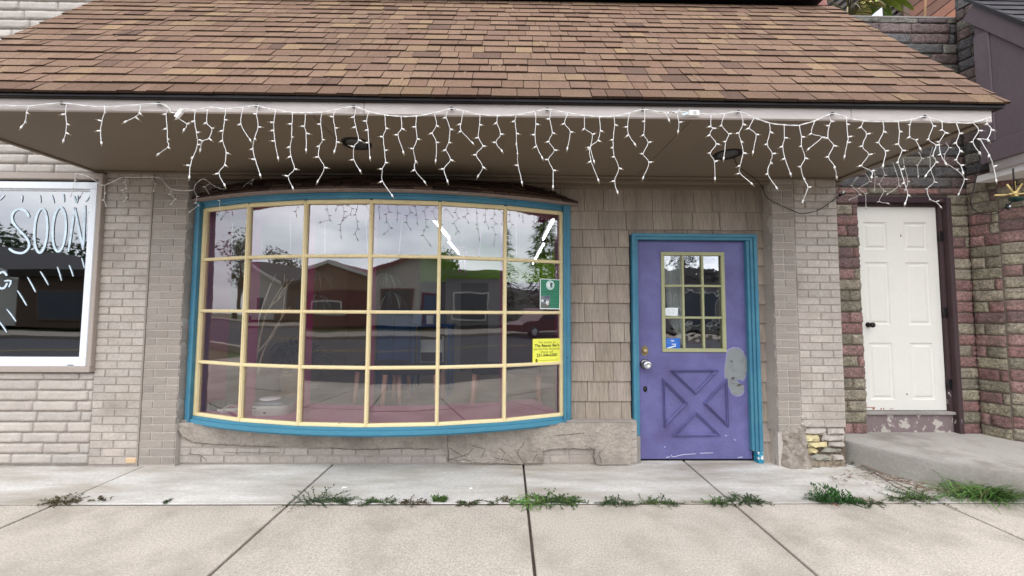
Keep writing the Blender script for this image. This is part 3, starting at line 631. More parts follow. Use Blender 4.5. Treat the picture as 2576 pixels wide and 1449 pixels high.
# little shingled roof of the bow
b = MB(); r = random.Random(51); Zs, Zr = ZB1 + .086, 2.60; rows_ = 6
def bpt(a, t, h=0):
    # t 0 = eave .. 1 = wall ; plan shrinks to the wall line
    x, y = arc(a, .085); xw = cxw + (x - cxw) * (1 - .34 * t); yw = y * (1 - t) + .0 * t
    return Vector((xw, min(yw, 0.02), Zs + (Zr - Zs) * (t ** .9) + h))
aL, aR = R_(-25.0), R_(25.0)
for i in range(rows_):
    a = aL - r.uniform(0, .03)
    while a < aR:
        e = min(a + r.uniform(.022, .05), aR); a0 = max(a, aL); k = r.uniform(.7, 1.1); c = tuple(q * k for q in r.choice([rgb(88, 70, 62), rgb(74, 60, 56), rgb(104, 84, 72)]))
        t0 = i / rows_ - .0; t1 = (i + 1.15) / rows_; h = .014 + r.choice([0, .005])
        if e > a0: b.add([bpt(a0, t0, h), bpt(e, t0, h), bpt(e, min(t1, 1), .003), bpt(a0, min(t1, 1), .003), bpt(a0, t0, -.002), bpt(e, t0, -.002)], [(0, 1, 2, 3), (0, 4, 5, 1)], c)
        a = e + .0012
b.build('bow_roof', M_shing, sf)
b = MB(); vs = []
for k in range(33):
    a = aL + (aR - aL) * k / 32; vs += [bpt(a, 0, -.003), bpt(a, 0, -.016), Vector((arc(a)[0], min(arc(a)[1], .0), Zs - .016)), bpt(a, 1, -.004)]
b.add(vs, [f for k in range(32) for f in ((k * 4, k * 4 + 1, k * 4 + 5, k * 4 + 4), (k * 4 + 1, k * 4 + 2, k * 4 + 6, k * 4 + 5), (k * 4, k * 4 + 4, k * 4 + 7, k * 4 + 3))], W1)
b.build('bow_roof_edge', mat('roof_edge_board', rgb(140, 124, 116), .8, .2, 12, .1, 50), sf)
# ---------------------------------------------------------------- purple door
b = MB(); TX0, TX1, TZ = 1.150, 2.315, 2.078
for (x0, x1, y) in ((TX0, TX0 + .032, -.05), (TX0 + .031, TX0 + .058, -.036)): b.box(x0, x1, y, .02, .24 if x0 < 2 else .06, TZ - .028, W1, .004)
for (x0, x1, y) in ((TX1 - .032, TX1, -.05), (TX1 - .058, TX1 - .031, -.036), (TX1 - .085, TX1 - .057, -.022)): b.box(x0, x1, y, .03, .10, TZ - .028, W1, .004)
b.box(TX0, TX1, -.052, .02, TZ - .03, TZ, W1, .004); b.box(TX0 + .03, TX1 - .03, -.038, .02, TZ - .055, TZ - .028, W1, .004)
dt = b.build('door_trim', M_blue, sf)
b = MB(); b.box(TX0, TX0 + .056, -.048, .02, .0, .24, W1, .004); b.build('door_trim', M_graywood, sf)
b = MB(); b.box(TX1 - .05, TX1 + .0, -.048, .02, .0, .10, W1, .004); b.build('door_trim', mat('flaking_blue_paint', rgb(36, 132, 160), .6, peel=rgb(214, 212, 206), peel_amt=.5, peel_scale=12), sf)
b = MB(); b.box(TX0 + .05, TX1 - .05, .035, .09, 0, .012); b.box(TX0 + .0, TX1, .02, .30, -.01, .006); b.build('door_threshold', M_dark, sf)
YD = .022; DX0, DX1, DZ0, DZ1 = 1.212, 2.254, .016, 2.02
wx0, wx1, wz0, wz1 = 1.462, 2.018, 1.005, 1.895
b = MB(); yb_ = YD + .045
b.box(DX0, wx0, YD, yb_, DZ0, DZ1); b.box(wx1, DX1, YD, yb_, DZ0, DZ1); b.box(wx0, wx1, YD, yb_, wz1, DZ1); b.box(wx0, wx1, YD, yb_, DZ0, wz0)
dr_ = b.build('door', M_purp, sf)
b = MB(); fo = .022
b.box(wx0 - fo, wx1 + fo, YD - .014, YD + .01, wz1 - .012, wz1 + fo, W1, .004); b.box(wx0 - fo, wx1 + fo, YD - .014, YD + .01, wz0 - fo, wz0 + .012, W1, .004)
b.box(wx0 - fo, wx0 + .012, YD - .013, YD + .01, wz0 + .012, wz1 - .012, W1, .004); b.box(wx1 - .012, wx1 + fo, YD - .013, YD + .01, wz0 + .012, wz1 - .012, W1, .004)
for k in (1, 2):
    xx = wx0 + (wx1 - wx0) * k / 3; b.box(xx - .0105, xx + .0105, YD - .008, YD + .012, wz0 + .012, wz1 - .012, W1, .004)
    zz = wz0 + (wz1 - wz0) * k / 3; b.box(wx0 + .012, wx1 - .012, YD - .006, YD + .012, zz - .0105, zz + .0105, W1, .004)
wfr = b.build('window_frame', M_green, dr_)
for i in range(3):
    for j in range(3):
        p = MB(); xa, xb = wx0 + (wx1 - wx0) * i / 3, wx0 + (wx1 - wx0) * (i + 1) / 3; za, zb = wz0 + (wz1 - wz0) * j / 3, wz0 + (wz1 - wz0) * (j + 1) / 3
        p.quad((xa, YD + .013, za), (xb, YD + .013, za), (xb, YD + .0132, zb), (xa, YD + .0132, zb)); p.build('pane', M_glassd, dr_)
YF = YD
def DP(px, py, off=0.0): q = P(px, py, YF); return Vector((q.x - .004, YF - off, q.z))
for tri in (((1685, 931), (1809, 930), (1750, 993)), ((1667, 951), (1671, 1076), (1731, 1014)), ((1829, 951), (1833, 1075), (1769, 1013)), ((1690, 1096.5), (1814, 1095), (1751, 1034))):
    b = MB(); c = sum((DP(*q) for q in tri), Vector()) / 3; pr = [(1.0, 0), (1.0, .016), (.955, .022), (.90, .010), (.86, .020), (.80, .016), (.77, .0)]
    vs = []
    for (k, h) in pr:
        for q in tri: v = DP(*q); vs.append(Vector((c.x + (v.x - c.x) * k, YF - h, c.z + (v.z - c.z) * k)))
    b.add(vs, [(i * 3 + k, i * 3 + (k + 1) % 3, (i + 1) * 3 + (k + 1) % 3, (i + 1) * 3 + k) for i in range(len(pr) - 1) for k in range(3)]); b.build('panel_moulding', M_purp, dr_)
R_p = random.Random(2)
D4 = lambda x, y: DP(1526.2 + x * .26625, 805 + y * .26625, .0025)
b = MB(); pp = smooth_path([D4(*q) for q in [(1140, 310), (1165, 275), (1225, 262), (1290, 300), (1325, 370), (1332, 440), (1312, 530), (1290, 572), (1250, 560), (1233, 577), (1275, 608), (1300, 622), (1290, 690), (1245, 715), (1190, 700), (1165, 640), (1125, 550), (1117, 440)]], 3)[:-1]
pp = [p + Vector((R_p.uniform(-.0035, .0035), 0, R_p.uniform(-.0035, .0035))) for p in pp]
cc_ = sum(pp, Vector()) / len(pp); b2 = MB(); b2.prism([cc_ + (p - cc_) * 1.035 + Vector((R_p.uniform(-.004, .004), .0008, R_p.uniform(-.004, .004))) for p in pp], (0, .002, 0), rgb(150, 140, 190)); b2.build('paint_edge', M_gen, dr_)
b.prism(pp, (0, .003, 0)); b.build('bare_patch', M_patch, dr_)
for q in ([(1175, 560), (1190, 535), (1215, 540), (1200, 565)], [(1225, 625), (1250, 600), (1285, 605), (1265, 625)], [(1170, 390), (1182, 380), (1194, 390), (1182, 402)]): b = MB(); b.prism([D4(*k) + Vector((0, -.002, 0)) for k in q], (0, .002, 0), rgb(84, 76, 72)); b.build('patch_mark', M_gen, dr_)
b = MB(); ribbon(b, [D4(*q) + Vector((0, -.001, 0)) for q in [(1165, 580), (1190, 600), (1240, 605)]], .004, NF, rgb(90, 84, 80)); b.build('patch_mark', M_gen, dr_)

for q in ([(560, 1300), (585, 1293), (600, 1290)], [(610, 1272), (630, 1292), (700, 1275), (760, 1268), (850, 1262)], [(880, 1258), (960, 1255), (1010, 1254)], [(545, 1200), (560, 1196)], [(1205, 1125), (1222, 1138)], [(1120, 1090), (1140, 1094)], [(1240, 1298), (1290, 1292)]): b = MB(); ribbon(b, smooth_path([D4(*k) for k in q], 3), .0045, NF, rgb(206, 208, 224), .0012); b.build('paint_chip', M_gen, dr_)
# hardware
k0 = D4(362, 290); b = MB(); hexa = [Vector((k0.x + .036 * math.cos(a) * 1.0, YF, k0.z + .052 * math.sin(a))) for a in [math.pi / 2 + i * math.pi / 3 for i in range(6)]]
b.prism(hexa, (0, -.008, 0)); b.lathe(Vector((k0.x + .002, YF - .008, k0.z)), [(.024, 0), (.024, .012), (.020, .018), (0, .018)], 24, NF); b.build('deadbolt', M_brass, dr_)
k1 = D4(365, 415); b = MB(); b.lathe(Vector((k1.x, YF, k1.z)), [(.0, 0), (.046, .0), (.046, .008), (.034, .014)], 24, NF, (.3, .28, .26)); b.lathe(Vector((k1.x + .002, YF, k1.z)), [(.018, .010), (.018, .030), (.032, .040), (.040, .052), (.038, .068), (.026, .078), (.012, .079), (.012, .074), (.0, .074)], 28, NF); b.build('knob', M_steel, dr_)
k2 = D4(368, 652); b = MB(); b.lathe(Vector((k2.x, YF, k2.z)), [(0, 0), (.019, 0), (.019, .003), (0, .003)], 20, NF, sx=1, sy=1.4); b.build('keyhole_cover', M_dark, dr_)
for (px, py) in ((1884, 665), (1892, 868), (1903, 1085)):
    q = P(px, py, YD); b = MB(); b.tube([(DX1 + .008, YD - .006, q.z - .05), (DX1 + .008, YD - .006, q.z + .05)], .007, 8); b.box(DX1 + .002, DX1 + .016, YD - .003, YD + .01, q.z - .05, q.z + .05); b.build('hinge', M_dark, dr_)
b = MB(); 
for (px, py) in ((1428.5, 899), (1598, 863)): b = MB(); b.lathe(P(px, py, -.068 if px < 1500 else -.053), [(0, 0), (.004, 0), (.004, .002), (0, .002)], 8, NF); b.build('nail_head', M_black, sf)
b = MB(); q0, q1 = P(313, 1166, WP - .012), P(341, 1153, WP - .012); b.box(q0.x, q1.x, WP - .010, WP + .02, q0.z, q1.z, rgb(204, 176, 140), .006); b.build('bare_brick', M_gen, sf)
b = MB(); b.box(-3.174, -3.160, WP - .004, WP + .01, .02, 2.55, (.86, .85, .83)); b.build('pier_seam', M_mortar, sf)
# ---------------------------------------------------------------- interior room
b = MB(); mauve = rgb(120, 96, 104); grn = rgb(112, 168, 60); ltc = rgb(206, 204, 198); tanw = rgb(150, 130, 112)
b.box(-3.55, -3.5, .3, 8, 0, 3.7, tanw); b.box(2.9, 2.95, .3, 8, 0, 3.7, mauve); b.box(-3.55, 2.95, 5.85, 5.9, 0, 2.03, mauve); b.box(-3.55, 2.95, 5.80, 5.9, 2.03, 3.7, rgb(170, 228, 70)); b.box(-3.5, -1.95, 4.9, 5.0, 0, 3.7, tanw)
b.box(-3.55, -2.84, .06, .3, 0, 2.9, mauve); b.box(.56, 1.10, .06, .12, 0, 2.9, mauve); b.box(-2.84, .56, .10, .16, 0, .40, rgb(186, 84, 132)); b.box(-2.84, 2.3, .05, .1, 2.33, 3.7, mauve); b.box(2.36, 2.95, .06, .3, 0, 2.9, mauve)
b.box(1.05, 1.10, .12, 3.2, 0, 2.9, rgb(110, 108, 92))
b.build('interior_wall', M_iwall, sf)
b = MB(); b.box(-3.55, 2.95, .1, 8, -.004, .008); b.build('interior_floor', M_ifloor, sf)
b = MB(); b.box(-3.55, 2.95, .1, 8, 3.7, 3.75, ltc); b.build('interior_ceiling', M_iwall, sf)
# ============================================================ RIGHT: rough stone building
sb = thing('stone_building', 'building of rough red and olive stone blocks with a white six-panel door, at right', 'building', (4.0, .15, 0))
RED_S = [rgb(146, 98, 90), rgb(134, 90, 84), rgb(154, 110, 100), rgb(124, 90, 84)]; GRN_S = [rgb(150, 138, 108), rgb(138, 128, 100), rgb(128, 118, 94), rgb(154, 140, 114)]
RED_S = [soft(c, .28) for c in RED_S]; GRN_S = [soft(c, .25) for c in GRN_S]
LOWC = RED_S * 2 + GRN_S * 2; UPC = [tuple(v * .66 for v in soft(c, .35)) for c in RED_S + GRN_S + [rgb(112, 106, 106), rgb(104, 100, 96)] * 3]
YS = .15
b = MB(); mo = MB()
masonry(b, mo, (2.98, YS + .02, 0), X3, NF, 1.60, .19, 2.60, .1065, [.44, .36, .3], .014, .012, LOWC, .010, openings=[(.49, 1.40, 0, 2.50)], seed=61, nseg=14, nv=4, jitter=.004, nz_s=34)
b.build('stone_wall', M_stone, sb); b = MB()
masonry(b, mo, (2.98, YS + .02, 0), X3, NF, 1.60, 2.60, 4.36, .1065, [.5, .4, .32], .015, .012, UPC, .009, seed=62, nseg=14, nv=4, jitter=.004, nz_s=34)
b.build('parapet_wall', M_stone, sb)
b = MB(); UW = Vector((.26, -1, 0)).normalized(); NW = Vector((-1, -.26, 0)).normalized(); O1 = Vector((4.575, YS + .01, 0))
masonry(b, mo, O1, UW, NW, .20, .19, 2.72, .1065, [.3, .2, .14], .013, .011, LOWC, .007, seed=63, nseg=10, nv=4, jitter=.004, nz_s=34)
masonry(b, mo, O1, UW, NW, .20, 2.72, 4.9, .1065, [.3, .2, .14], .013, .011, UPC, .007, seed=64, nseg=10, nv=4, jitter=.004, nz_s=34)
O2 = O1 + UW * .20; U2 = Vector((.80, -.60, 0)).normalized(); N2 = Vector((-.60, -.80, 0)).normalized()
masonry(b, mo, O2, U2, N2, 1.5, .10, 2.75, .1065, [.3, .4, .24], .013, .011, LOWC, .007, seed=65, nseg=12, nv=4, jitter=.004, nz_s=34)
b.build('angled_stone_wall', M_stone, sb)
mo.box(4.64, 4.9, .0, .19, .19, 4.9); mo.box(4.555, 4.635, .175, .25, .0, 4.36); mo.box(4.45, 4.6, YS + .06, YS + .3, .19, 4.36)
mo.box(3.47 + .0, 4.40, YS + .03, YS + .3, 2.49, 2.60)
mo.build('mortar', M_stonem, sb)
b = MB(); b.box(3.02, 4.62, YS + .01, YS + .35, 4.36, 4.385, W1, .006); b.build('parapet_cap', M_graywood, sb)
b = MB(); b.box(3.45, 4.45, .28, .32, .2, 2.6, (.2, .2, .2)); b.build('dark_backing', M_gen, sb)
# white six panel door
YW = .222; wx0, wx1, wz0, wz1 = 3.455, 4.318, .405, 2.42
b = MB(); xm = (wx0 + wx1) / 2; pw = .235; pcs = (wx0 + .235, wx1 - .215); pzs = ((1.985, 2.265), (1.235, 1.86), (.505, 1.06))
st = []
xsd = sorted([wx0, wx1] + [c + s_ * pw / 2 for c in pcs for s_ in (-1, 1)]); zsd = sorted([wz0, wz1] + [z for q in pzs for z in q])
for i in range(len(xsd) - 1):
    for j in range(len(zsd) - 1):
        x0, x1, z0, z1 = xsd[i], xsd[i + 1], zsd[j], zsd[j + 1]
        if i in (1, 3) and j in (1, 3, 5):
            vs = []; 
            for (ins, h) in ((0, 0), (.008, .007), (.018, .009), (.026, .009), (.040, .0015), (.050, .0008)):
                vs += [(x0 + ins, YW + h, z0 + ins), (x1 - ins, YW + h, z0 + ins), (x1 - ins, YW + h, z1 - ins), (x0 + ins, YW + h, z1 - ins)]
            b.add(vs, [(k * 4 + q, k * 4 + (q + 1) % 4, (k + 1) * 4 + (q + 1) % 4, (k + 1) * 4 + q) for k in range(5) for q in range(4)] + [(20, 21, 22, 23)])
        else: b.quad((x0, YW, z0), (x1, YW, z0), (x1, YW, z1), (x0, YW, z1))
b.box(wx0, wx1, YW + .001 + .011, YW + .045, wz0, wz1); b.quad((wx1, YW, wz0), (wx1, YW + .04, wz0), (wx1, YW + .04, wz1), (wx1, YW, wz1)); b.quad((wx0, YW, wz0), (wx1, YW, wz0), (wx1, YW + .04, wz0), (wx0, YW + .04, wz0))
wd = b.build('door', M_wdoor, sb)
kq = P(2172, 817, YW); b = MB(); b.lathe(Vector((kq.x + .045, YW, kq.z)), [(.0, 0), (.026, 0), (.026, .006), (.012, .012), (.012, .03), (.024, .038), (.026, .052), (.018, .062), (0, .064)], 20, NF); b.build('knob', M_dark, wd)
b = MB(); rr = random.Random(3)
for (x, y, w_, h_) in ((2180, 1024, 22, 1.5), (2195, 1026, 5, 4), (2215, 1027, 3, 3), (2222, 1026, 2, 4), (2238, 1028, 9, 1.2), (2265, 590, 2, 6), (2280, 990, 3, 3)):
    p0 = P(x, y, YW - .001); b = MB(); b.box(p0.x, p0.x + w_ * .0039, YW - .002, YW - .0005, p0.z - h_ * .0039, p0.z, rgb(150, 84, 50) if y > 1000 else rgb(60, 54, 50)); b.build('rust_mark' if y > 1000 else 'scuff', M_gen, wd)
b = MB(); b.box(wx1 + .004, wx1 + .035, .195, .27, wz0 - .02, 2.44, W1, .003); b.box(wx1 + .033, wx1 + .078, .145, .27, .20, 2.50, W1, .004)
b.build('door_jamb', M_dframe, sb)
b = MB(); b.box(wx0 - .05, wx1 + .034, .20, .28, 2.422, 2.455, W1, .003); b.box(wx0 - .05, wx1 + .034, .16, .28, 2.452, 2.51, W1, .003); b.build('door_header', mat('dark_brown_paint', rgb(58, 42, 46), .6, .1, 5), sb)
for z in (2.12, 1.36, .66):
    b = MB(); b.tube([(wx1 + .006, .214, z - .05), (wx1 + .006, .214, z + .05)], .008, 8); b.box(wx1 + .001, wx1 + .03, .19, .194, z - .05, z + .05); b.build('hinge', M_black, sb)
b = MB(); b.box(wx0 - .01, wx1 + .035, .17, .27, .372, .400, W1, .004); b.build('door_sill', M_graywood, sb)
b = MB(); b.box(wx0 - .03, wx1 + .12, .20, .28, .18, .371, W1, .002); b.build('threshold_board', M_sillp, sb)
# projecting canopy of the stone building
XC = 4.455
cn = MB(); zr = lambda y: 4.335 + 1.39 * (y + .075)
ys = [-.075, -1.12]
cn.prism([(XC, -.075, 2.76), (XC, -1.12, 2.76), (XC, -1.12, zr(-1.12)), (XC, -.075, zr(-.075))], (2.5, 0, 0)); can = cn.build('canopy_panel', M_panel, sb)
b = MB()
b.box(XC - .014, XC, -.185, -.07, 2.93, zr(-.185) - .20, (1.06, 1.06, 1.06), .003); b.box(XC - .018, XC, -1.14, -.07, 2.745, 2.925, W1, .004)
n_ = Vector((0, 1, 1.39)).normalized(); dn = Vector((0, -1.39 * -1, 1)).normalized()
b.bar((XC - .011, -.06, zr(-.06) - .095), (XC - .011, -1.14, zr(-1.14) - .095), .15, .022, Vector((-1, 0, 0)), W1, .003)
b.build('trim_board', M_panel, sb)
b = MB(); b.bar((XC - .018, -.05, zr(-.05) + .018), (XC - .018, -1.2, zr(-1.2) + .018), .022, .06, Vector((-1, 0, 0)), rgb(40, 38, 40)); b.build('drip_edge', M_gen, sb)
b = MB(); rr = random.Random(8); Lc = math.hypot(1.15, 1.15 * 1.39); dd = Vector((0, 1, 1.39)).normalized(); nn_ = Vector((0, -1.39, 1)).normalized(); base = Vector((XC - .03, -1.2, zr(-1.2) + .022))
for i in range(15):
    x = 0 - rr.uniform(0, .1)
    while x < 2.4:
        wd_ = rr.uniform(.14, .26); k = rr.uniform(.75, 1.15); s0 = i * .135; a_ = max(x, 0)
        q = [base + X3 * a_ + dd * s0 + nn_ * .014, base + X3 * (x + wd_ - .003) + dd * s0 + nn_ * .014, base + X3 * (x + wd_ - .003) + dd * (s0 + .15) + nn_ * .003, base + X3 * a_ + dd * (s0 + .15) + nn_ * .003]
        b.add(q, [(0, 1, 2, 3)], (k, k, k)); q2 = [q[0], q[1], q[1] - nn_ * .015, q[0] - nn_ * .015]; b.add(q2, [(0, 1, 2, 3)], (.2, .2, .2)); x += wd_
b.build('canopy_roof', M_gshing, sb)
b = MB(); b.box(XC + .02, 6.9, -1.1, .0, 2.60, 2.66, rgb(206, 202, 198)); b.box(XC + .0, XC + .03, -1.1, -.12, 2.66, 2.745, rgb(150, 142, 140)); b.build('canopy_soffit', M_gen, sb)
# concrete step
b = MB(); top = [(3.045, .20), (3.05, .04), (3.10, -.12), (3.19, -.27), (3.31, -.42), (3.48, -.55), (3.72, -.66), (4.05, -.73), (4.5, -.77), (5.6, -.79), (5.6, .20)]
tp = smooth_path([Vector((x, y, 0)) for x, y in top[1:-1]], 4); tp = [Vector((3.045, .20, 0))] + tp + [Vector((5.6, .20, 0))]
n = len(tp); lev = [(0.0, 1.0, .012), (.06, 1.0, .004), (.12, 1, .0), (.182, 1, .0), (.196, 1, -.006), (.200, 1, -.018)]
vs = []
for (z, _, o) in lev:
    for p in tp:
        q = Vector((p.x, p.y, z)); dirn = Vector((-.5, -1, 0)).normalized(); q += dirn * o
        if 0 < z < .19: q += dirn * (noise.noise(q * 9) * .010)
        vs.append(q)
b.add(vs, [(k * n + i, k * n + i + 1, (k + 1) * n + i + 1, (k + 1) * n + i) for k in range(len(lev) - 1) for i in range(n - 1)], (.70, .70, .69), True)  # sides coloured darker than the top: painted shade along with dirt
b.add([vs[(len(lev) - 1) * n + i] for i in range(n)], [tuple(range(n))], W1)
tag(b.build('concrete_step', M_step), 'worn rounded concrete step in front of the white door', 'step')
b = MB(); ribbon(b, [Vector((x, y - .004, z)) for x, y, z in ((3.40, -.505, .10), (3.5, -.572, .085), (3.6, -.622, .07), (3.7, -.665, .075))], .006, NF)
# hanging starburst lamp
Q5 = lambda x, y, Y: P((2880 + x * .1794) / 1.1925, (440 + y * .1794) / 1.1925, Y)
YL = -.34; c = Q5(915, 800, YL)
lp = thing('starburst_lamp', 'pale gold starburst lamp with radiating rods under the right-hand canopy', 'lamp', c)
b = MB(); b.lathe(c - Vector((0, 0, .022)), [(.016, 0), (.021, .004), (.021, .014), (.016, .018), (.020, .022), (.022, .04), (.012, .05), (0, .05)], 20); b.build('hub', M_goldp, lp)
for (x, y, dy) in ((580, 815, 0), (1240, 760, 0), (780, 630, .02), (905, 580, .05), (1040, 620, .02), (830, 790, -.1)):
    e = Q5(x, y, YL + dy); b = MB(); b.tube([c + (e - c) * .1, e], [.006, .008], 8); b.build('rod', M_goldp, lp)
b = MB(); b.tube([c + Vector((0, 0, .03)), (c.x, c.y, 2.61)], .005, 6); b.build('stem', M_dark, lp)
e0 = Q5(800, 1000, YL); b = MB(); b.obox(e0, Vector((.5, 0, .87)), Y3, Vector((-.87, 0, .5)), .022, .010, .016, rgb(24, 28, 30), .003); b.obox(e0 + Vector((.004, -.011, 0)), Vector((.5, 0, .87)), Y3, Vector((-.87, 0, .5)), .009, .001, .006, rgb(210, 214, 216)); b.lathe(Q5(930, 910, YL) , [(0, 0), (.02, .004), (.042, .012), (.045, .02), (0, .024)], 18, Vector((.3, 0, 1)), rgb(22, 60, 54)); b.tube([e0, Q5(850, 930, YL), Q5(930, 915, YL)], .006, 6, rgb(24, 28, 30))
b.build('cord_connector', M_gen, lp)
# cords
b = MB(); b.tube(smooth_path([Q5(x, y, -.36) for x, y in ((330, 60), (330, 150), (318, 300), (300, 420), (260, 560), (225, 700), (190, 850), (180, 950), (215, 1040), (300, 1100), (420, 1135), (560, 1130), (660, 1095), (730, 1040))], 3), .0035, 6)
tag(b.build('extension_cord', M_black), 'black cord looping down the stone wall to the starburst lamp', 'cord')
b = MB(); pp = [P(1847, 398, -.6)] + [P(x, y, yy) for x, y, yy in ((1853, 412, -.5), (1872, 430, -.4), (1900, 450, -.2), (1918, 472, -.135), (1930, 498, -.135), (1968, 518, -.135), (2000, 532, -.135), (2018, 537, -.135), (2055, 530, -.135), (2085, 512, -.135), (2112, 492, -.135))]
b.tube(smooth_path(pp, 3), .0032, 6)
tag(b.build('extension_cord', M_black), 'thin dark cord sagging across the right brick pier beside the purple door', 'cord')
b = MB(); q = P(2118, 489, -.15); b.obox(q, Vector((.9, 0, .4)), Y3, Vector((-.4, 0, .9)), .026, .014, .011, rgb(30, 30, 32), .003); b.obox(q + Vector((.004, -.003, .018)), Vector((.4, 0, .9)), Y3, Vector((-.9, 0, .4)), .014, .012, .009, rgb(226, 226, 220), .002)
tag(b.build('cord_plug', M_gen), 'black and white plug where the sagging cord meets the stone wall', 'plug')
# ============================================================ ICICLE LIGHTS
bulb_src = None; R4 = random.Random(77)
def add_bulb(parent, pos, dirv, sc=1.0):
    global bulb_src
    dirv = dirv.normalized()
    if bulb_src is None:
        b = MB(); b.lathe(Vector((0, 0, 0)), [(.0028, 0), (.0046, .003), (.0048, .016), (.0036, .019)], 8); b.lathe(Vector((0, 0, .019)), [(.0026, 0), (.0026, .009), (.0012, .015), (.0003, .017)], 7, col=rgb(150, 138, 116))
        bulb_src = b.build('bulb', M_wire, None, (0, 0, 0)); o = bulb_src
    else: o = bulb_src.copy(); COL.objects.link(o)
    o.parent = parent; o.location = pos - ORG[parent.name]; o.rotation_euler = dirv.to_track_quat('Z', 'Y').to_euler(); o.scale = (sc,) * 3
def Rg(k):
    return {1: (0, 0, .35875), 2: (670.9, 0, .35875), 3: (1341.7, 0, .35875), 4: (1928.7, 0, .35886), 5: (0, 419.3, .35875)}[k]
def string(label, wire, drops, Yw, group, sc=1.0, Yf=None, wr=.0026):
    wp = [P(Rg(k)[0] + x * Rg(k)[2], Rg(k)[1] + y * Rg(k)[2], Yw) for k, x, y in wire] if wire else None
    first = wp[0] if wp else None
    root = thing('icicle_lights', label, 'string lights', first if first else (3.1, -.6, 2.6), group)
    if wp:
        pth = smooth_path(wp, 4); a = MB(); c_ = MB(); n = len(pth)
        a.tube([p + Vector((0, .0022 * math.sin(i * 1.3), .0022 * math.cos(i * 1.3))) for i, p in enumerate(pth)], wr, 6)
        a.tube([p + Vector((0, -.0022 * math.sin(i * 1.3), -.0022 * math.cos(i * 1.3))) for i, p in enumerate(pth)], wr * .8, 6)
        a.build('wire', M_wire, root)
    for (k, pts) in drops:
        Yd = Yw + R4.uniform(-.012, .004) if Yf is None else Yf(k, pts[0])
        o_, oy, s_ = Rg(k); q = [P(o_ + x * s_, oy + y * s_, Yd + (i * R4.uniform(-.004, .004))) for i, (x, y) in enumerate(pts)]
        a = MB(); pt_ = smooth_path(q, 4)
        for u in range(1, len(pt_) - 1): pt_[u] = pt_[u] + Vector((R4.uniform(-.0016, .0016), 0, R4.uniform(-.001, .001)))
        a.tube(pt_, .0020, 5); dp = a.build('drop', M_wire, root)
        for i in range(1, len(q)):
            if i == len(q) - 1: d = (q[i] - q[i - 1]).normalized() + Vector((0, 0, -.2)); add_bulb(dp, q[i] - (q[i] - q[i - 1]).normalized() * .008, d, sc)
            else:
                v1 = (q[i] - q[i - 1]).normalized(); v2 = (q[i + 1] - q[i]).normalized(); o2 = v1 - v2; o2.y *= .3
                if o2.length < .12: o2 = Vector((R4.choice([-1, 1]), R4.uniform(-.5, .2), 0))
                d = o2.normalized() + Vector((0, R4.uniform(-.4, .2), R4.uniform(-.5, .1))); add_bulb(dp, q[i], d, sc)
    return root
GL = 'icicle light strings along the awning'
D1 = [(1, p) for p in ([(205, 740), (185, 790), (178, 850), (150, 890)], [(465, 735), (460, 800), (468, 870), (462, 930), (445, 985)], [(733, 740), (733, 790), (715, 850), (705, 915), (712, 1000)], [(985, 740), (975, 790), (950, 820), (880, 852)], [(1190, 760), (1165, 800), (1172, 900), (1175, 980), (1178, 1030), (1110, 1080)])]
string('short sparse icicle lights along the far left of the awning', [(1, x, y) for x, y in ((-300, 735), (-100, 748), (0, 740), (210, 743), (433, 723), (600, 742), (733, 750), (880, 742), (1112, 727), (1190, 762), (1195, 785), (1240, 795))], D1, -1.212, GL)
D2 = [(1, p) for p in ([(1290, 770), (1250, 825), (1310, 870), (1290, 910)], [(1370, 770), (1365, 850), (1378, 930), (1385, 1015), (1355, 1100), (1335, 1160), (1328, 1240)], [(1455, 765), (1450, 860), (1485, 905), (1465, 970), (1420, 990), (1405, 1050)], [(1583, 765), (1575, 840), (1565, 915), (1562, 985), (1585, 1070), (1575, 1155), (1535, 1215), (1575, 1295)], [(1705, 755), (1690, 870), (1755, 980)], [(1812, 745), (1800, 800), (1810, 890), (1785, 970), (1775, 1045), (1790, 1120), (1825, 1225)])]
D2 += [(2, p) for p in ([(65, 770), (50, 860), (50, 915), (58, 990), (80, 1105)], [(180, 790), (178, 870), (175, 965), (165, 1030), (170, 1095), (195, 1185), (152, 1237), (183, 1315)], [(275, 790), (265, 885), (277, 935), (277, 1050)], [(388, 790), (378, 870), (390, 980), (370, 1025), (365, 1100), (405, 1175), (358, 1270)], [(478, 772), (468, 820), (478, 900), (490, 995), (475, 1060)], [(628, 750), (615, 820), (625, 890), (645, 980), (612, 1030), (612, 1120), (655, 1195)], [(715, 785), (700, 850), (712, 910), (715, 1000), (725, 1105)], [(828, 805), (835, 900), (818, 960), (825, 1055), (832, 1140), (812, 1185), (812, 1270), (880, 1370)], [(942, 815), (948, 900), (920, 945), (958, 1065)], [(1050, 815), (1045, 890), (1055, 975), (1030, 1045), (1043, 1125), (1038, 1190), (1108, 1275)], [(1178, 795), (1190, 880), (1163, 932), (1190, 1000), (1185, 1125)], [(1270, 768), (1260, 825), (1285, 905), (1275, 1000), (1258, 1050), (1290, 1120), (1243, 1185), (1268, 1268)])]
string('icicle lights hanging in front of the left half of the bow window', [(1, x, y) for x, y in ((1262, 775), (1300, 764), (1370, 772), (1480, 752), (1583, 765), (1705, 753), (1797, 740))] + [(2, x, y) for x, y in ((0, 760), (65, 772), (180, 790), (275, 792), (388, 788), (478, 772), (612, 748), (715, 783), (828, 806), (942, 816), (1050, 814), (1178, 792), (1297, 760))], D2, -1.212, GL)
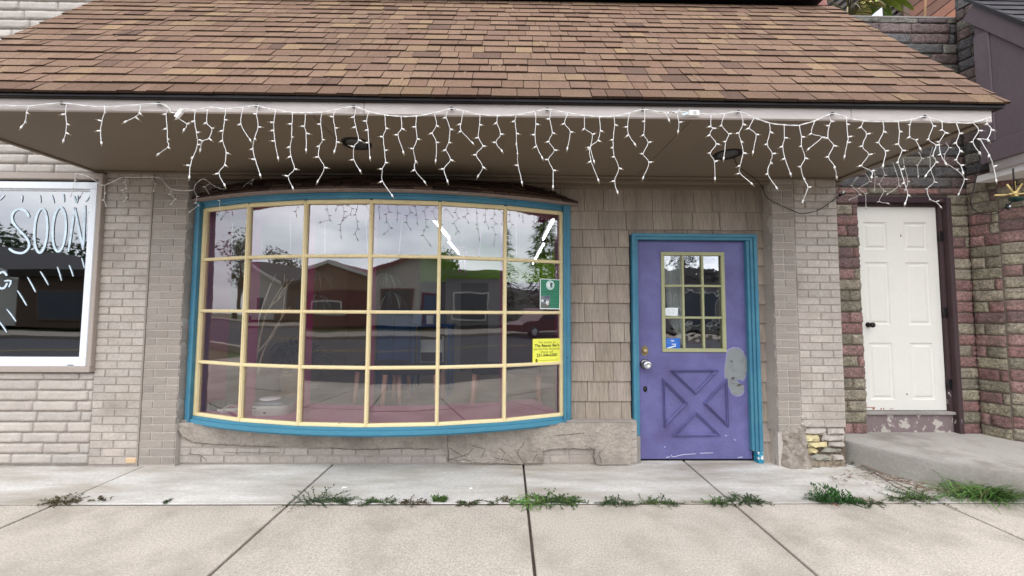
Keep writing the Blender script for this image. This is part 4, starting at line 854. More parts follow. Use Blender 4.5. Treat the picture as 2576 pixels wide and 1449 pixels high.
D3 = [(2, p) for p in ([(1378, 780), (1362, 870), (1365, 918), (1443, 1000)], [(1495, 805), (1492, 875), (1485, 965), (1515, 1025), (1470, 1085), (1515, 1170), (1483, 1232)], [(1618, 812), (1615, 860), (1640, 940), (1608, 1000), (1648, 1055)], [(1748, 808), (1742, 850), (1750, 935), (1752, 1002), (1758, 1075), (1763, 1160), (1790, 1278)])]
D3 += [(3, p) for p in ([(12, 790), (18, 870), (12, 945), (22, 1025), (62, 1105)], [(125, 768), (115, 835), (132, 930), (110, 993), (147, 1053), (105, 1120), (138, 1195), (138, 1308)], [(240, 795), (220, 865), (258, 925), (238, 1040)], [(362, 812), (360, 900), (412, 945), (402, 1040), (425, 1130)], [(463, 818), (468, 915), (452, 983), (398, 1035), (405, 1130), (455, 1260)], [(567, 818), (570, 875), (560, 980), (560, 1035), (570, 1100), (600, 1178), (570, 1268), (590, 1345)], [(672, 795), (662, 890), (668, 945), (712, 1010)], [(780, 768), (782, 853), (775, 945), (805, 1000), (770, 1080), (810, 1140), (770, 1245)], [(1030, 765), (1010, 795), (1020, 860), (1015, 920)], [(900, 780), (930, 800), (950, 840)])]
string('icicle lights between the middle of the bow window and the white plug', [(2, x, y) for x, y in ((1299, 760), (1378, 778), (1495, 803), (1618, 811), (1748, 806), (1870, 785))] + [(3, x, y) for x, y in ((97, 767), (240, 792), (362, 810), (463, 818), (567, 816), (672, 793), (770, 768), (885, 785), (960, 788), (1030, 782), (1095, 796))], D3, -1.212, GL)
D4_ = [(3, p) for p in ([(1245, 805), (1245, 885), (1258, 900), (1240, 945), (1283, 1008), (1240, 1075), (1270, 1135), (1273, 1250)], [(1340, 800), (1322, 880), (1368, 940), (1350, 995), (1335, 1108)], [(1455, 785), (1470, 870), (1442, 932), (1455, 990), (1472, 1072), (1450, 1160), (1450, 1215), (1530, 1285)], [(1548, 828), (1515, 898), (1560, 943), (1540, 1065)], [(1655, 865), (1660, 925), (1640, 1010), (1675, 1078), (1662, 1140), (1643, 1220), (1705, 1315)], [(1758, 875), (1760, 965), (1750, 1025), (1765, 1110), (1803, 1218)])]
D4_ += [(4, p) for p in ([(230, 880), (243, 960), (245, 1025), (268, 1108), (240, 1170), (258, 1250), (288, 1315), (253, 1410)], [(335, 850), (315, 935), (385, 962), (293, 1043)], [(433, 805), (450, 850), (438, 885), (430, 965), (468, 1020), (433, 1100), (475, 1165), (490, 1240)], [(560, 825), (560, 870), (570, 960), (565, 1000), (545, 1095)], [(680, 845), (665, 890), (700, 940), (670, 1025), (715, 1085), (665, 1160), (735, 1200), (735, 1240)], [(815, 855), (820, 920), (785, 1000), (832, 1060), (815, 1160)], [(920, 850), (930, 920), (925, 1010), (948, 1055), (920, 1135), (940, 1190), (965, 1280), (988, 1365), (970, 1425)], [(1020, 825), (1005, 875), (1003, 958), (1045, 985), (1075, 1040)], [(1135, 825), (1165, 885), (1135, 975), (1185, 1018), (1165, 1090), (1185, 1135), (1115, 1230)], [(1228, 850), (1232, 910), (1250, 930), (1210, 1000), (1220, 1080), (1255, 1145)], [(1330, 865), (1350, 935), (1328, 1000), (1355, 1055), (1330, 1120), (1360, 1160), (1375, 1210)], [(1445, 860), (1485, 915), (1445, 995), (1492, 1070)], [(1540, 830), (1548, 870), (1575, 908), (1545, 975), (1500, 980), (1560, 1085), (1590, 1170), (1608, 1265)])]
string('dense icicle lights from the white plug to the right corner of the awning', [(3, x, y) for x, y in ((1160, 795), (1245, 803), (1340, 797), (1440, 783), (1548, 825), (1655, 862), (1758, 876), (1865, 880))] + [(4, x, y) for x, y in ((230, 878), (335, 848), (460, 797), (560, 825), (680, 848), (815, 852), (920, 850), (1020, 838), (1108, 818), (1228, 852), (1330, 860), (1445, 860), (1570, 820))], D4_, -1.212, GL)
DS = [(4, p) for p in ([(690, 1215), (720, 1270), (650, 1320), (690, 1360), (695, 1449)], [(640, 1240), (600, 1300), (650, 1360), (580, 1400)], [(745, 1185), (760, 1240), (755, 1330)], [(800, 1165), (825, 1225), (790, 1290), (820, 1340), (790, 1410), (850, 1425)], [(885, 1140), (905, 1200), (925, 1300), (845, 1360)], [(955, 1110), (965, 1165), (990, 1270), (970, 1330)], [(1065, 1065), (1085, 1110), (1060, 1160), (1062, 1235)], [(1165, 1030), (1145, 1100), (1150, 1190), (1175, 1275), (1125, 1325), (1145, 1395), (1185, 1415), (1220, 1449)], [(1255, 1000), (1275, 1035), (1250, 1080), (1255, 1140), (1330, 1190), (1385, 1255), (1345, 1360)])]
def yside(k, p):
    o_, oy, s_ = Rg(k); return max(-1.1, min(-.05, XP(o_ + p[0] * s_, oy + p[1] * s_, 3.11).y))
string('icicle lights running back along the right end of the awning over the stone wall', None, DS, 0, GL, .9, yside)
a = MB(); a.tube(smooth_path([Vector((3.105, -1.19, 2.66)), Vector((3.108, -.9, 2.63)), Vector((3.108, -.6, 2.64)), Vector((3.108, -.3, 2.62)), Vector((3.108, -.1, 2.63))], 5), .003, 6)
for o in list(COL.objects):
    if o.name.startswith('icicle_lights') and 'right end' in o['label']: a.build('wire', M_wire, o)
D5 = [(5, p) for p in ([(530, 50), (525, 95), (512, 145), (500, 195)], [(735, 130), (735, 185), (730, 230), (745, 275)], [(885, 75), (880, 110), (883, 150), (860, 165), (885, 215), (865, 245)], [(1060, 72), (1085, 120), (1078, 170)], [(1205, 160), (1195, 190), (1225, 225), (1200, 262)], [(1360, 165), (1380, 210), (1375, 250), (1390, 270), (1330, 318)], [(1475, 120), (1440, 140), (1465, 190)], [(1600, 175), (1595, 220), (1545, 240), (1540, 305)], [(1783, 82), (1765, 120), (1775, 140), (1750, 150)])]
string('thin icicle lights sagging along the wall top between the SOON window and bow window', [(5, x, y) for x, y in ((530, 50), (600, 62), (665, 95), (720, 130), (790, 105), (860, 75), (960, 76), (1060, 72), (1120, 80), (1160, 120), (1210, 160), (1350, 165), (1370, 125), (1425, 85), (1480, 120), (1530, 148), (1600, 160), (1683, 152), (1730, 120), (1785, 82))], D5, -.155, None, .9, wr=.002)
for o in COL.objects:
    if o.name.startswith('icicle_lights') and o['label'].startswith('thin'): pass
q = P(1745, 285, -1.215); b = MB(); b.obox(q, X3, Y3, Z3, .032, .010, .017, rgb(236, 234, 228), .003); b.obox(q + Vector((.002, -.011, 0)), X3, Y3, Z3, .010, .001, .009, rgb(180, 178, 172)); b.obox(q + Vector((-.055, 0, -.006)), Vector((.95, 0, .3)), Y3, Vector((-.3, 0, .95)), .02, .003, .006, rgb(200, 214, 216))
tag(b.build('light_plug', M_gen), 'white flat plug joining the icicle lights above the cedar siding', 'plug')
q = P(450, 288, -1.22); b = MB(); b.obox(q, Vector((.6, 0, .8)), Y3, Vector((-.8, 0, .6)), .026, .010, .013, rgb(236, 234, 228), .004); b.obox(q + Vector((.012, -.004, .022)), Vector((.8, 0, .6)), Y3, Vector((-.6, 0, .8)), .012, .007, .009, rgb(226, 224, 220), .003)
tag(b.build('light_plug', M_gen), 'white lumpy connector joining the icicle lights at the left of the awning', 'plug')
# ============================================================ WEEDS
R6 = random.Random(19)
def weed(px, py, wpx, hgt, n, cols, label, name='weed', flat=.8, leaf=.011, dirx=0.0, fern=False, ypx=10, up=0, cat='weed', grp='weeds in the sidewalk joint'):
    s_ = 358.0; c = G(px, py, 0.0); c.z = 0; W = wpx / s_ / 2; b = MB(); st = MB()
    for i in range(n):
        t = R6.uniform(-.55, .55); o = c + Vector((t * W * 1.2, R6.uniform(-.012, .012), .0)); a = R6.uniform(0, 2 * math.pi)
        d = Vector((math.cos(a) * (1.0) + dirx + t * .8, math.sin(a) * .65, R6.uniform(.1, .9) * (1 - flat) * 2.2 + .05 + up * R6.random())); d.normalize()
        L = W * R6.uniform(.35, .8) * (1 if not up else .8); m = 5; p = o.copy(); pts = [p.copy()]
        for k in range(m):
            d = (d + Vector((R6.uniform(-.25, .25), R6.uniform(-.2, .2), -.10 + R6.uniform(-.1, .12)))).normalized(); p = p + d * L / m; p.z = max(p.z, .005); p.z = min(p.z, hgt); pts.append(p.copy())
            for q in range(4):
                ld = (d + Vector((R6.uniform(-1, 1), R6.uniform(-1, 1), R6.uniform(-.1, .9)))).normalized(); u = ld.cross(Z3 + Vector((R6.uniform(-.4, .4), R6.uniform(-.4, .4), 0))).normalized(); l = leaf * R6.uniform(.6, 1.35); wv = l * (.28 if not fern else .16)
                kc = R6.uniform(.6, 1.25); cc = R6.choice(cols); cc = tuple(v * kc for v in cc); o_ = p + Vector((R6.uniform(-.004, .004), R6.uniform(-.004, .004), R6.uniform(-.002, .006)))
                b.add([o_, o_ + ld * l * .5 + u * wv, o_ + ld * l + Z3 * -.001, o_ + ld * l * .5 - u * wv], [(0, 1, 2, 3)], cc)
        st.tube(pts, [.0016] * m + [.0007], 4, R6.choice(cols))
    th = thing(name, label, cat, c, grp); b.build('foliage', M_leaf, th); st.build('stem', M_twig, th)
DG = [rgb(62, 84, 50), rgb(76, 98, 56), rgb(52, 68, 46), rgb(84, 92, 62)]; MG = [rgb(84, 112, 54), rgb(102, 128, 62), rgb(66, 90, 48)]; RG = [rgb(84, 66, 52), rgb(66, 74, 46), rgb(96, 76, 56)]; BR = [rgb(92, 82, 58), rgb(74, 70, 46), rgb(110, 98, 72)]
WG = 'weeds in the sidewalk joint'
weed(150, 1262, 95, .03, 26, BR, 'withered brown-green weed at the leftmost joint crossing', dirx=.0, leaf=.014)
weed(258, 1260, 45, .05, 9, BR, 'thin wispy straw-coloured weed in the joint below the SOON window pier', flat=.3, leaf=.012)
weed(415, 1264, 30, .02, 7, DG, 'tiny weed in the joint left of the big sprawling weed')
weed(800, 1262, 150, .05, 60, DG + [rgb(58, 78, 60)], 'largest dark green weed, sprawling up to the right over the slab', dirx=.75, leaf=.012)
weed(957, 1264, 85, .05, 34, DG + MG[:1], 'bushy dark weed next right of the largest sprawling one', leaf=.011)
weed(1045, 1266, 75, .03, 20, RG, 'sparse reddish weed below the fourth column of bow window panes', leaf=.012)
weed(1107, 1262, 50, .10, 26, MG, 'upright bright green weed with a tall tip', flat=.25, leaf=.014, up=1.2)
weed(1180, 1267, 60, .03, 18, RG + DG, 'low reddish-green weed just right of the upright one', leaf=.012)
weed(1262, 1265, 70, .035, 18, DG + RG, 'thin weed just left of the grassy green clump', leaf=.011)
weed(1400, 1262, 130, .06, 70, MG + DG, 'long bright green weed clump right of the middle joint', leaf=.015)
weed(1553, 1266, 85, .04, 36, DG, 'compact dark weed in front of the cedar siding', leaf=.012)
weed(1655, 1267, 105, .03, 34, DG + MG + RG[:1], 'flat narrow weed strip in front of the purple door', leaf=.012)
weed(1800, 1266, 85, .03, 26, DG + MG, 'low weed just left of the joint running to the purple door', leaf=.012)
weed(1880, 1262, 95, .05, 46, DG, 'dense dark weed on the joint crossing right of the purple door', leaf=.013)
weed(2098, 1264, 120, .08, 60, [rgb(48, 86, 36), rgb(60, 104, 44), rgb(40, 70, 34)], 'ferny green weed with a brown leaf lying on it', flat=.45, leaf=.024, fern=True)
weed(2185, 1267, 80, .03, 20, BR + DG, 'straggly grey-green weed beside the ferny one', leaf=.012)
weed(2290, 1254, 150, .04, 60, DG + MG, 'wide low weed between the debris and the tall grass', leaf=.012)
weed(2170, 1172, 55, .10, 20, MG, 'broad-leaved green weed at the foot of the crumbling pier', flat=.3, leaf=.03, up=.8, grp='weeds by the step')
def grass(px, py, wpx, n, L, label, cols, sp=.9, name='grass_tuft'):
    c = G(px, py, 0); c.z = 0; W = wpx / 358 / 2; b = MB()
    for i in range(n):
        o = c + Vector((R6.gauss(0, .42) * W, R6.gauss(0, .035), 0)); a = R6.uniform(0, 6.28); d = Vector((math.cos(a) * sp, math.sin(a) * sp * .8, R6.uniform(.5, 1.3))).normalized(); l = L * R6.uniform(.5, 1.2); wv = R6.uniform(.0018, .0038)
        u = d.cross(Z3).normalized(); pts = []; p = o.copy(); m = 6
        for k in range(m + 1):
            pts.append(p.copy()); d = (d + Vector((0, 0, -.22))).normalized(); p = p + d * l / m; p.z = max(p.z, .004)
        vs = []
        for k, p in enumerate(pts): ww = wv * (1 - (k / m) ** 2) + .0002; vs += [p - u * ww, p + u * ww + Z3 * .0006]
        k_ = R6.uniform(.7, 1.3); cc = tuple(v * k_ for v in R6.choice(cols)); b.add(vs, [(k * 2, k * 2 + 1, k * 2 + 3, k * 2 + 2) for k in range(m)], cc)
    return tag(b.build(name, M_grass, None, c), label, 'grass')
GC = [rgb(78, 126, 46), rgb(92, 140, 56), rgb(64, 104, 40), rgb(110, 150, 70), rgb(128, 132, 84)]
grass(2495, 1250, 250, 620, .27, 'tall tuft of green grass in front of the concrete step', [rgb(66, 104, 42), rgb(80, 120, 50), rgb(56, 88, 38), rgb(98, 132, 62), rgb(116, 120, 76)])
grass(1335, 1264, 90, 90, .12, 'small spiky green grass tuft where the middle joint crosses', GC, 1.2)
for o in COL.objects:
    if o.name == 'grass_tuft': o['kind'] = 'stuff'
# debris
b = MB()
for i in range(520):
    t = R6.random() ** .8; px = 2135 + 225 * t + R6.gauss(0, 26); py = 1172 + 72 * t + R6.gauss(0, 12)
    if i > 430: px = 2085 + R6.uniform(0, 60); py = 1195 + R6.gauss(6, 8)
    c = G(px, py, .003); a = R6.uniform(0, 3.14); l = R6.uniform(.004, .013); wv = l * R6.uniform(.3, .7); u = Vector((math.cos(a), math.sin(a), R6.uniform(-.3, .3))); v = Vector((-math.sin(a), math.cos(a), R6.uniform(-.2, .2)))
    cc = R6.choice([rgb(196, 188, 172), rgb(176, 162, 138), rgb(120, 92, 74), rgb(92, 70, 60), rgb(140, 116, 92), rgb(210, 206, 196)]); z = Z3 * (R6.uniform(.001, .012)); b.add([c - u * l + z, c + v * wv + z, c + u * l + z, c - v * wv + z], [(0, 1, 2, 3)], cc)
tag(b.build('leaf_litter', M_twig), 'dry flakes and crumbled leaves swept beside the crumbling pier', 'debris', kind='stuff')
b = MB(); tw = [[(2125, 1140, .06), (2160, 1163, .04), (2215, 1188, .02), (2290, 1218, .01), (2345, 1232, .01)], [(2150, 1160, .03), (2200, 1190, .02), (2260, 1228, .01)], [(2180, 1165, .02), (2230, 1180, .02), (2300, 1205, .01), (2345, 1216, .01)]]
for k, t in enumerate(tw):
    b = MB(); b.tube(smooth_path([G(x, y, z) for x, y, z in t], 4), .0032 if k == 0 else .0024, 5, rgb(150, 120, 100) if k == 0 else rgb(84, 62, 54))
    tag(b.build('dry_twig', M_twig), ['longest dry reed reaching from the crumbling pier to the joint', 'shorter dark twig lying nearest the sidewalk joint', 'thin dark twig lying nearest the concrete step'][k], 'twig', 'twigs by the step')
b = MB()
for i in range(110):
    t = R6.random(); c = G(2150 + 180 * t + R6.gauss(0, 22), 1172 + 56 * t + R6.gauss(0, 10), .006); a = R6.gauss(-.5, .5); l = R6.uniform(.03, .12); d = Vector((math.cos(a), math.sin(a), R6.uniform(-.02, .14)))
    p2 = c + d * l; b.tube([c, c + d * l * .5 + Z3 * .004, p2], .0011, 3, R6.choice([rgb(110, 84, 70), rgb(80, 60, 52), rgb(160, 140, 116)]))
tag(b.build('twig_litter', M_twig), 'tangle of fine dry stalks between the pier and the step', 'debris', kind='stuff')
for k, (px, py, w_, lab) in enumerate([(1037, 1225, 15, 'larger white paper scrap on the slab above the sprawling weed'), (1414, 1229, 9, 'smaller white scrap on the slab right of the upright weed')]):
    c = G(px - (0 if k else 0), py, .004)
    if k == 0: c = G(867, 1227, .004)
    else: c = G(1185, 1229, .004)
    h = w_ / 358 / 2; b = MB(); b.add([c + Vector((-h, -.012, 0)), c + Vector((h * .9, -.014, .003)), c + Vector((h, .012, .001)), c + Vector((-h * .8, .010, .005))], [(0, 1, 2, 3)], rgb(236, 236, 232)); tag(b.build('paper_scrap', M_paper), lab, 'litter')
c = G(2098, 1270, .03); b = MB(); b.add([c + Vector(v) for v in ((-.03, .0, .0), (-.005, -.012, .018), (.03, -.03, -.012), (.012, .012, -.004), (0, .0, .006))], [(0, 1, 4), (1, 2, 4), (2, 3, 4), (3, 0, 4)], rgb(150, 96, 62)); tag(b.build('fallen_leaf', M_leaf), 'curled brown fallen leaf on the ferny green weed', 'leaf')
# ============================================================ INTERIOR THINGS
for k, (x, y0, y1) in enumerate(((-.90, .95, 2.4), (-.95, 2.6, 4.05), (.56, 1.0, 2.4), (.61, 2.7, 5.5))):
    b = MB(); b.box(x - .035, x + .035, y0, y1, 2.47, 2.52, rgb(90, 90, 88)); t = thing('fluorescent_light', ['nearer lit ceiling tube above the middle of the shop', 'farther lit ceiling tube above the middle of the shop', 'nearer lit ceiling tube on the right side of the shop', 'farther lit ceiling tube on the right side of the shop'][k], 'ceiling light', (x, (y0 + y1) / 2, 2.68), 'ceiling tubes inside the shop')
    b.build('housing', M_gen, t); b = MB()
    b.tube([(x, y0 + .03, 2.45), (x, y1 - .03, 2.45)], .007, 8); b.build('tube', M_light, t)
    b = MB(); 
    for yy in (y0 + .1, y1 - .1): b.tube([(x, yy, 2.53), (x, yy, 3.7)], .004, 5)
    b.build('hanger', M_dark, t)
def bench(x0, x1, y0, y1, h, label, splay=.03):
    t = thing('bench', label, 'bench', ((x0 + x1) / 2, (y0 + y1) / 2, 0), 'low dark benches with pink wooden legs'); b = MB(); b.box(x0 - .04, x1 + .04, y0 - .05, y1 + .05, h - .10, h, rgb(44, 38, 40), .02); b.build('seat', M_gen, t)
    for (x, sx) in ((x0, -1), (x1, 1)):
        for (y, sy) in ((y0, -1), (y1, 1)):
            b = MB(); b.tube([(x + sx * splay, y + sy * splay, .008), (x, y, h - .10)], [.030, .038], 10); b.build('leg', M_wood, t)
def gx(px, py): return G(px, py, .008)
a = gx(893, 1014); c = gx(958, 992); bench(a.x + .03, a.x + .62, a.y, a.y + .5, .56, 'low dark bench with pinkish legs behind the third column of panes')
a = gx(966, 1022); c = gx(1095, 1030); bench(a.x + .03, c.x - .02, 1.86, 2.34, .56, 'low dark bench with pinkish legs behind the fourth column of panes')
a = gx(1192, 1029); c = gx(1358, 1020); bench(a.x, c.x - .03, 1.90, 2.40, .56, 'low dark bench with pinkish legs behind the two rightmost columns of panes')
# CD player on the sill
t = thing('cd_player', 'silver rounded portable CD player on the magenta window sill', 'stereo', (-2.10, -.03, ZB0 + .012))
b = MB(); vs = []; pr = [(0, .96), (.008, 1.0), (.055, 1.0), (.085, .97), (.112, .90), (.124, .78), (.126, .0)]
def cdp(mb, z0, prof, sx, sy, cx, cy, col, n=36):
    vs = []
    for (h, k) in prof:
        for i in range(n):
            a = 2 * math.pi * i / n; ca, sa = math.cos(a), math.sin(a); e = .62; x = math.copysign(abs(ca) ** e, ca) * sx * k; y = math.copysign(abs(sa) ** e, sa) * sy * k; vs.append((cx + x, cy + y, z0 + h))
    m = len(prof); mb.add(vs, [(i * n + k, i * n + (k + 1) % n, (i + 1) * n + (k + 1) % n, (i + 1) * n + k) for i in range(m - 1) for k in range(n)] + [tuple((m - 1) * n + k for k in range(n)), tuple(range(n))], col, True)
cdp(b, ZB0 + .014, pr[:4], .19, .10, -2.10, -.03, rgb(176, 172, 166)); b.build('body', M_glossy, t)
b = MB(); cdp(b, ZB0 + .099, [(0, .98), (.016, .96), (.034, .86), (.040, .6), (.040, 0.01)], .192, .102, -2.10, -.03, rgb(150, 154, 160)); b.build('lid', mat('silver_plastic', rgb(150, 154, 160), .3, metal=.5), t)
b = MB(); b.lathe(Vector((-2.10, -.04, ZB0 + .139)), [(.085, 0), (.088, .004), (.080, .007), (0, .008)], 28, sy=.9); b.build('disc_cover', M_glossy, t)
b = MB(); b.box(-2.10, -2.08, -.134, -.130, ZB0 + .03, ZB0 + .045, (.05, .05, .05)); b.box(-2.26, -2.14, -.128, -.124, ZB0 + .072, ZB0 + .080, (.1, .1, .1)); b.build('socket', M_gen, t)
# adapter and cable
b = MB(); b.box(-2.60, -2.42, .0, .05, ZB0 + .014, ZB0 + .034, rgb(206, 202, 196), .008); b.tube(smooth_path([Vector(v) for v in ((-2.42, .02, ZB0 + .03), (-2.52, -.06, ZB0 + .02), (-2.46, -.03, ZB0 + .08), (-2.38, .03, ZB0 + .03))], 4), .0035, 5, rgb(214, 212, 208))
tag(b.build('power_strip', M_gen), 'small white adapter with a cable on the sill left of the CD player', 'adapter')
b = MB(); b.box(-2.69, -2.58, .02, .10, ZB0 + .014, ZB0 + .09, rgb(40, 38, 38), .004); tag(b.build('speaker_box', M_gen), 'small dark box in the lower left corner of the bow window', 'box')
def pot(c, r, h, col, label, rim=True, name='flower_pot', m=None):
    t = thing(name, label, 'pot', c); b = MB(); b.lathe(Vector(c), [(.0, 0), (r * .72, 0), (r * .76, .01), (r * .97, h * .86), (r * 1.0, h * .86), (r * 1.04, h), (r * .96, h), (r * .93, h * .9), (0, h * .9)], 32, col=col); b.build('body', m or M_gen, t)
    b = MB(); b.lathe(Vector(c) + Z3 * (h * .9), [(0, 0), (r * .92, 0), (r * .9, .006), (0, .010)], 20, col=rgb(52, 42, 36)); b.build('soil', M_gen, t); return t
p1 = G(572, 1040, .008); pot((p1.x, 1.15, .008), .23, .50, rgb(120, 134, 112), 'large grey-green plastic planter behind the lower left panes')
p2 = G(729, 996, .008); b = MB(); b.lathe(Vector((p2.x, p2.y, .008)), [(.19, 0), (.20, .02), (.17, .025), (0, .026)], 28, col=rgb(204, 176, 128)); tag(b.build('pot_saucer', M_gen), 'tan saucer under the ochre flower pot', 'saucer')
pot((p2.x, p2.y, .034), .155, .34, rgb(206, 162, 96), 'ochre clay flower pot standing on the shop floor')
# bare branches in the planter, curly
def path_thing(name, label, cat, polys, Y, r0, col, m, dy=.0):
    b = MB(); 
    for i, pl in enumerate(polys):
        q = [P(x, y, Y + dy * k + .02 * i) for k, (x, y) in enumerate(pl)]; pth = smooth_path(q, 5); n = len(pth)
        for k in range(1, n): pth[k] += Vector((noise.noise(pth[k] * 9) * .008, 0, noise.noise(pth[k] * 9 + Vector((5, 0, 0))) * .006))
        b.tube(pth, [r0 * (1 - .6 * k / n) for k in range(n)], 6, col)
    return tag(b.build(name, m), label, cat)
path_thing('bare_branch', 'pale bare branches leaning up to the right behind the second column of panes', 'branch', [[(636, 930), (640, 899), (676, 853), (714, 792), (730, 772)], [(634, 925), (639, 834), (667, 760), (681, 717), (694, 690)], [(640, 930), (658, 830), (678, 774), (708, 746), (724, 714)], [(648, 940), (665, 880), (700, 820), (714, 770), (722, 700)], [(672, 790), (690, 752), (712, 716), (716, 690)], [(700, 752), (712, 730), (738, 700)]], .42, .011, rgb(190, 176, 150), M_twig)
path_thing('white_stick', 'straight white stick leaning among the bare branches', 'stick', [[(634, 912), (652, 800), (682, 712)]], .36, .007, rgb(236, 234, 228), M_gen)
# big leafy plant
def plant(name, label, c, n, L, w_, cols, up=1.0, droop=.25, cat='plant', hang=False, seed=1, m=8, stem=None):
    r = random.Random(seed); c = Vector(c); t = thing(name, label, cat, c); b = MB()
    for i in range(n):
        a = r.uniform(0, 6.283); d = Vector((math.cos(a), math.sin(a), r.uniform(.1, 1.6) * up)).normalized(); l = L * r.uniform(.6, 1.1); p = c.copy(); u = d.cross(Z3).normalized(); vs = []
        for k in range(m + 1):
            ww = w_ * math.sin(math.pi * min(.98, (k + .7) / (m + 1))) ** .7; vs += [p - u * ww, p + u * ww + Z3 * .001]; d = (d + Vector((0, 0, -droop))).normalized(); p = p + d * l / m
        k_ = r.uniform(.6, 1.3); b.add(vs, [(k * 2, k * 2 + 1, k * 2 + 3, k * 2 + 2) for k in range(m)], tuple(v * k_ for v in r.choice(cols)))
    b.build('foliage', M_leaf, t)
    if stem: b = MB(); b.tube([Vector(stem), c], .006 if not hang else .002, 6, rgb(90, 76, 60)); b.build('stem', M_twig, t)
DKG = [rgb(46, 60, 44), rgb(60, 76, 54), rgb(36, 48, 38)]
plant('palm_plant', 'dark feathery houseplant arching above the ochre pot', (p2.x - .05, p2.y, .75), 46, .75, .016, DKG, 1.0, .26, seed=4, stem=(p2.x, p2.y, .34))
plant('palm_plant', 'dark houseplant with broad leaves just right of the ochre pot', (P(780, 870, 1.9).x, 1.9, P(780, 905, 1.9).z), 16, .5, .035, DKG, 1.2, .2, seed=5, stem=(P(780, 870, 1.9).x, 1.9, .3))
pot((P(780, 870, 1.9).x, 1.9, .008), .13, .3, rgb(120, 116, 96), 'small dull green flower pot right of the ochre one')
GRYG = [rgb(126, 134, 122), rgb(100, 108, 98), rgb(146, 150, 138)]
for i, (px, py, L, n, lab, sd_) in enumerate([(797, 690, .30, 34, 'spiky grey air plant hanging high behind the third column of panes', 11), (799, 742, .26, 30, 'drooping grey air plant hanging below the spiky one', 12), (972, 690, .28, 36, 'grey air plant hanging high behind the fourth column of panes', 13), (986, 735, .26, 26, 'tapered air plant hanging lowest behind the fourth column of panes', 14)]):
    c = P(px, py, .42); plant('air_plant', lab, c, n, L, .0045, GRYG, 1.2 if i in (0,) else .35, .30, seed=sd_, hang=True, stem=(c.x, c.y, 2.33))
# glass rods hanging behind the top row
for i, (xa, ya, xb, yb) in enumerate(((585, 560, 583, 640), (655, 545, 660, 640), (731, 528, 731, 640), (818, 525, 818, 640), (918, 525, 926, 640), (1014, 530, 1003, 641), (1212, 560, 1205, 642), (1298, 545, 1299, 648), (1381, 580, 1388, 652))):
    A = P(xa, ya, .08); Bq = P(xb, yb, .08); b = MB(); b.tube([A, Bq], .0042, 6, rgb(240, 240, 238)); rr = random.Random(i)
    for k in range(6 if i in (0, 3, 7) else 2):
        q = A.lerp(Bq, .35 + .1 * k); b.lathe(q - Z3 * .008, [(0, 0), (.010, .006), (.010, .010), (0, .016)], 8, col=rgb(236, 238, 240))
    b.tube([A, (A.x, A.y, 2.33)], .0012, 4, rgb(120, 110, 110))
    tag(b.build('crystal_strand', M_glossy), ['beaded white strand in the leftmost top pane', 'plain white rod at the left of the second top pane', 'plain white rod at the right of the second top pane', 'beaded white strand at the left of the third top pane', 'slanting white rod at the right of the third top pane', 'slanting white rod in the fourth top pane', 'white rod right of the wind chime', 'white beaded strand at the left of the rightmost top pane', 'slanting white rod at the right of the rightmost top pane'][i], 'hanging strand', 'white strands hanging in the top panes')
t_c = P(1165, 625, .10); t = thing('wind_chime', 'small silver wind chime hanging between the top and second rows of panes', 'wind chime', t_c); b = MB(); b.lathe(t_c, [(0, 0), (.045, 0), (.045, .008), (0, .012)], 20); b.tube([t_c, (t_c.x, t_c.y, 2.33)], .0015, 4); b.build('top_disc', M_steel, t)
for k in range(6):
    a = k * math.pi / 3; b = MB(); q = t_c + Vector((math.cos(a) * .036, math.sin(a) * .036, -.02)); b.tube([q, q - Z3 * (.17 + .012 * k)], .0055, 8); b.build('chime_tube', M_steel, t)
# furniture deeper inside
b = MB(); c = P(1000, 870, 3.0); 
t = thing('blue_cabinet', 'deep blue cabinet in the shade behind the fourth column of panes', 'cabinet', (P(985, 870, 3.0).x, 3.0, 0)); x0 = P(948, 800, 3).x; x1 = P(1035, 800, 3).x
b = MB(); b.box(x0, x1, 3.0, 3.35, .01, 1.36, rgb(40, 74, 128), .01); b.build('body', M_gen, t)
for k in range(2): b = MB(); b.box(x0 + .02 + k * (x1 - x0) / 2, x0 + (k + 1) * (x1 - x0) / 2 - .02, 2.985, 3.0, .08, 1.28, rgb(48, 84, 140), .004); b.build('door', M_gen, t)
t = thing('blue_table', 'blue table with small things on it beside the blue cabinet', 'table', (P(1100, 800, 2.8).x, 2.8, 0)); x0 = P(1040, 800, 2.8).x; x1 = P(1140, 800, 2.8).x
b = MB(); b.box(x0, x1, 2.6, 3.1, 1.08, 1.12, rgb(46, 84, 132)); b.build('tabletop', M_gen, t)
for x in (x0 + .04, x1 - .04):
    for y in (2.64, 3.06): b = MB(); b.box(x - .02, x + .02, y - .02, y + .02, .01, 1.08, rgb(46, 84, 132)); b.build('leg', M_gen, t)
for k, (x, y, w_, h_, col) in enumerate(((1052, 770, 20, 34, rgb(60, 110, 150)), (1082, 768, 16, 22, rgb(210, 206, 196)), (1112, 770, 22, 26, rgb(40, 60, 84)))):
    q = P(x, y, 2.75); b = MB(); b.box(q.x - w_ * .0032, q.x + w_ * .0032, 2.72, 2.82, 1.122, 1.122 + h_ * .0064, col, .006); tag(b.build('display_box', M_gen), ['blue box at the left on the blue table', 'small pale box in the middle of the blue table', 'dark box at the right on the blue table'][k], 'box')
t = thing('folding_chair', 'white wire-backed folding chair behind the lower part of the fourth column of panes', 'chair', (P(1075, 900, 2.9).x, 2.9, 0)); cx = P(1078, 900, 2.9).x
b = MB(); b.box(cx - .2, cx + .2, 2.75, 3.15, .44, .46, rgb(220, 220, 216), .004); b.build('seat', M_gen, t)
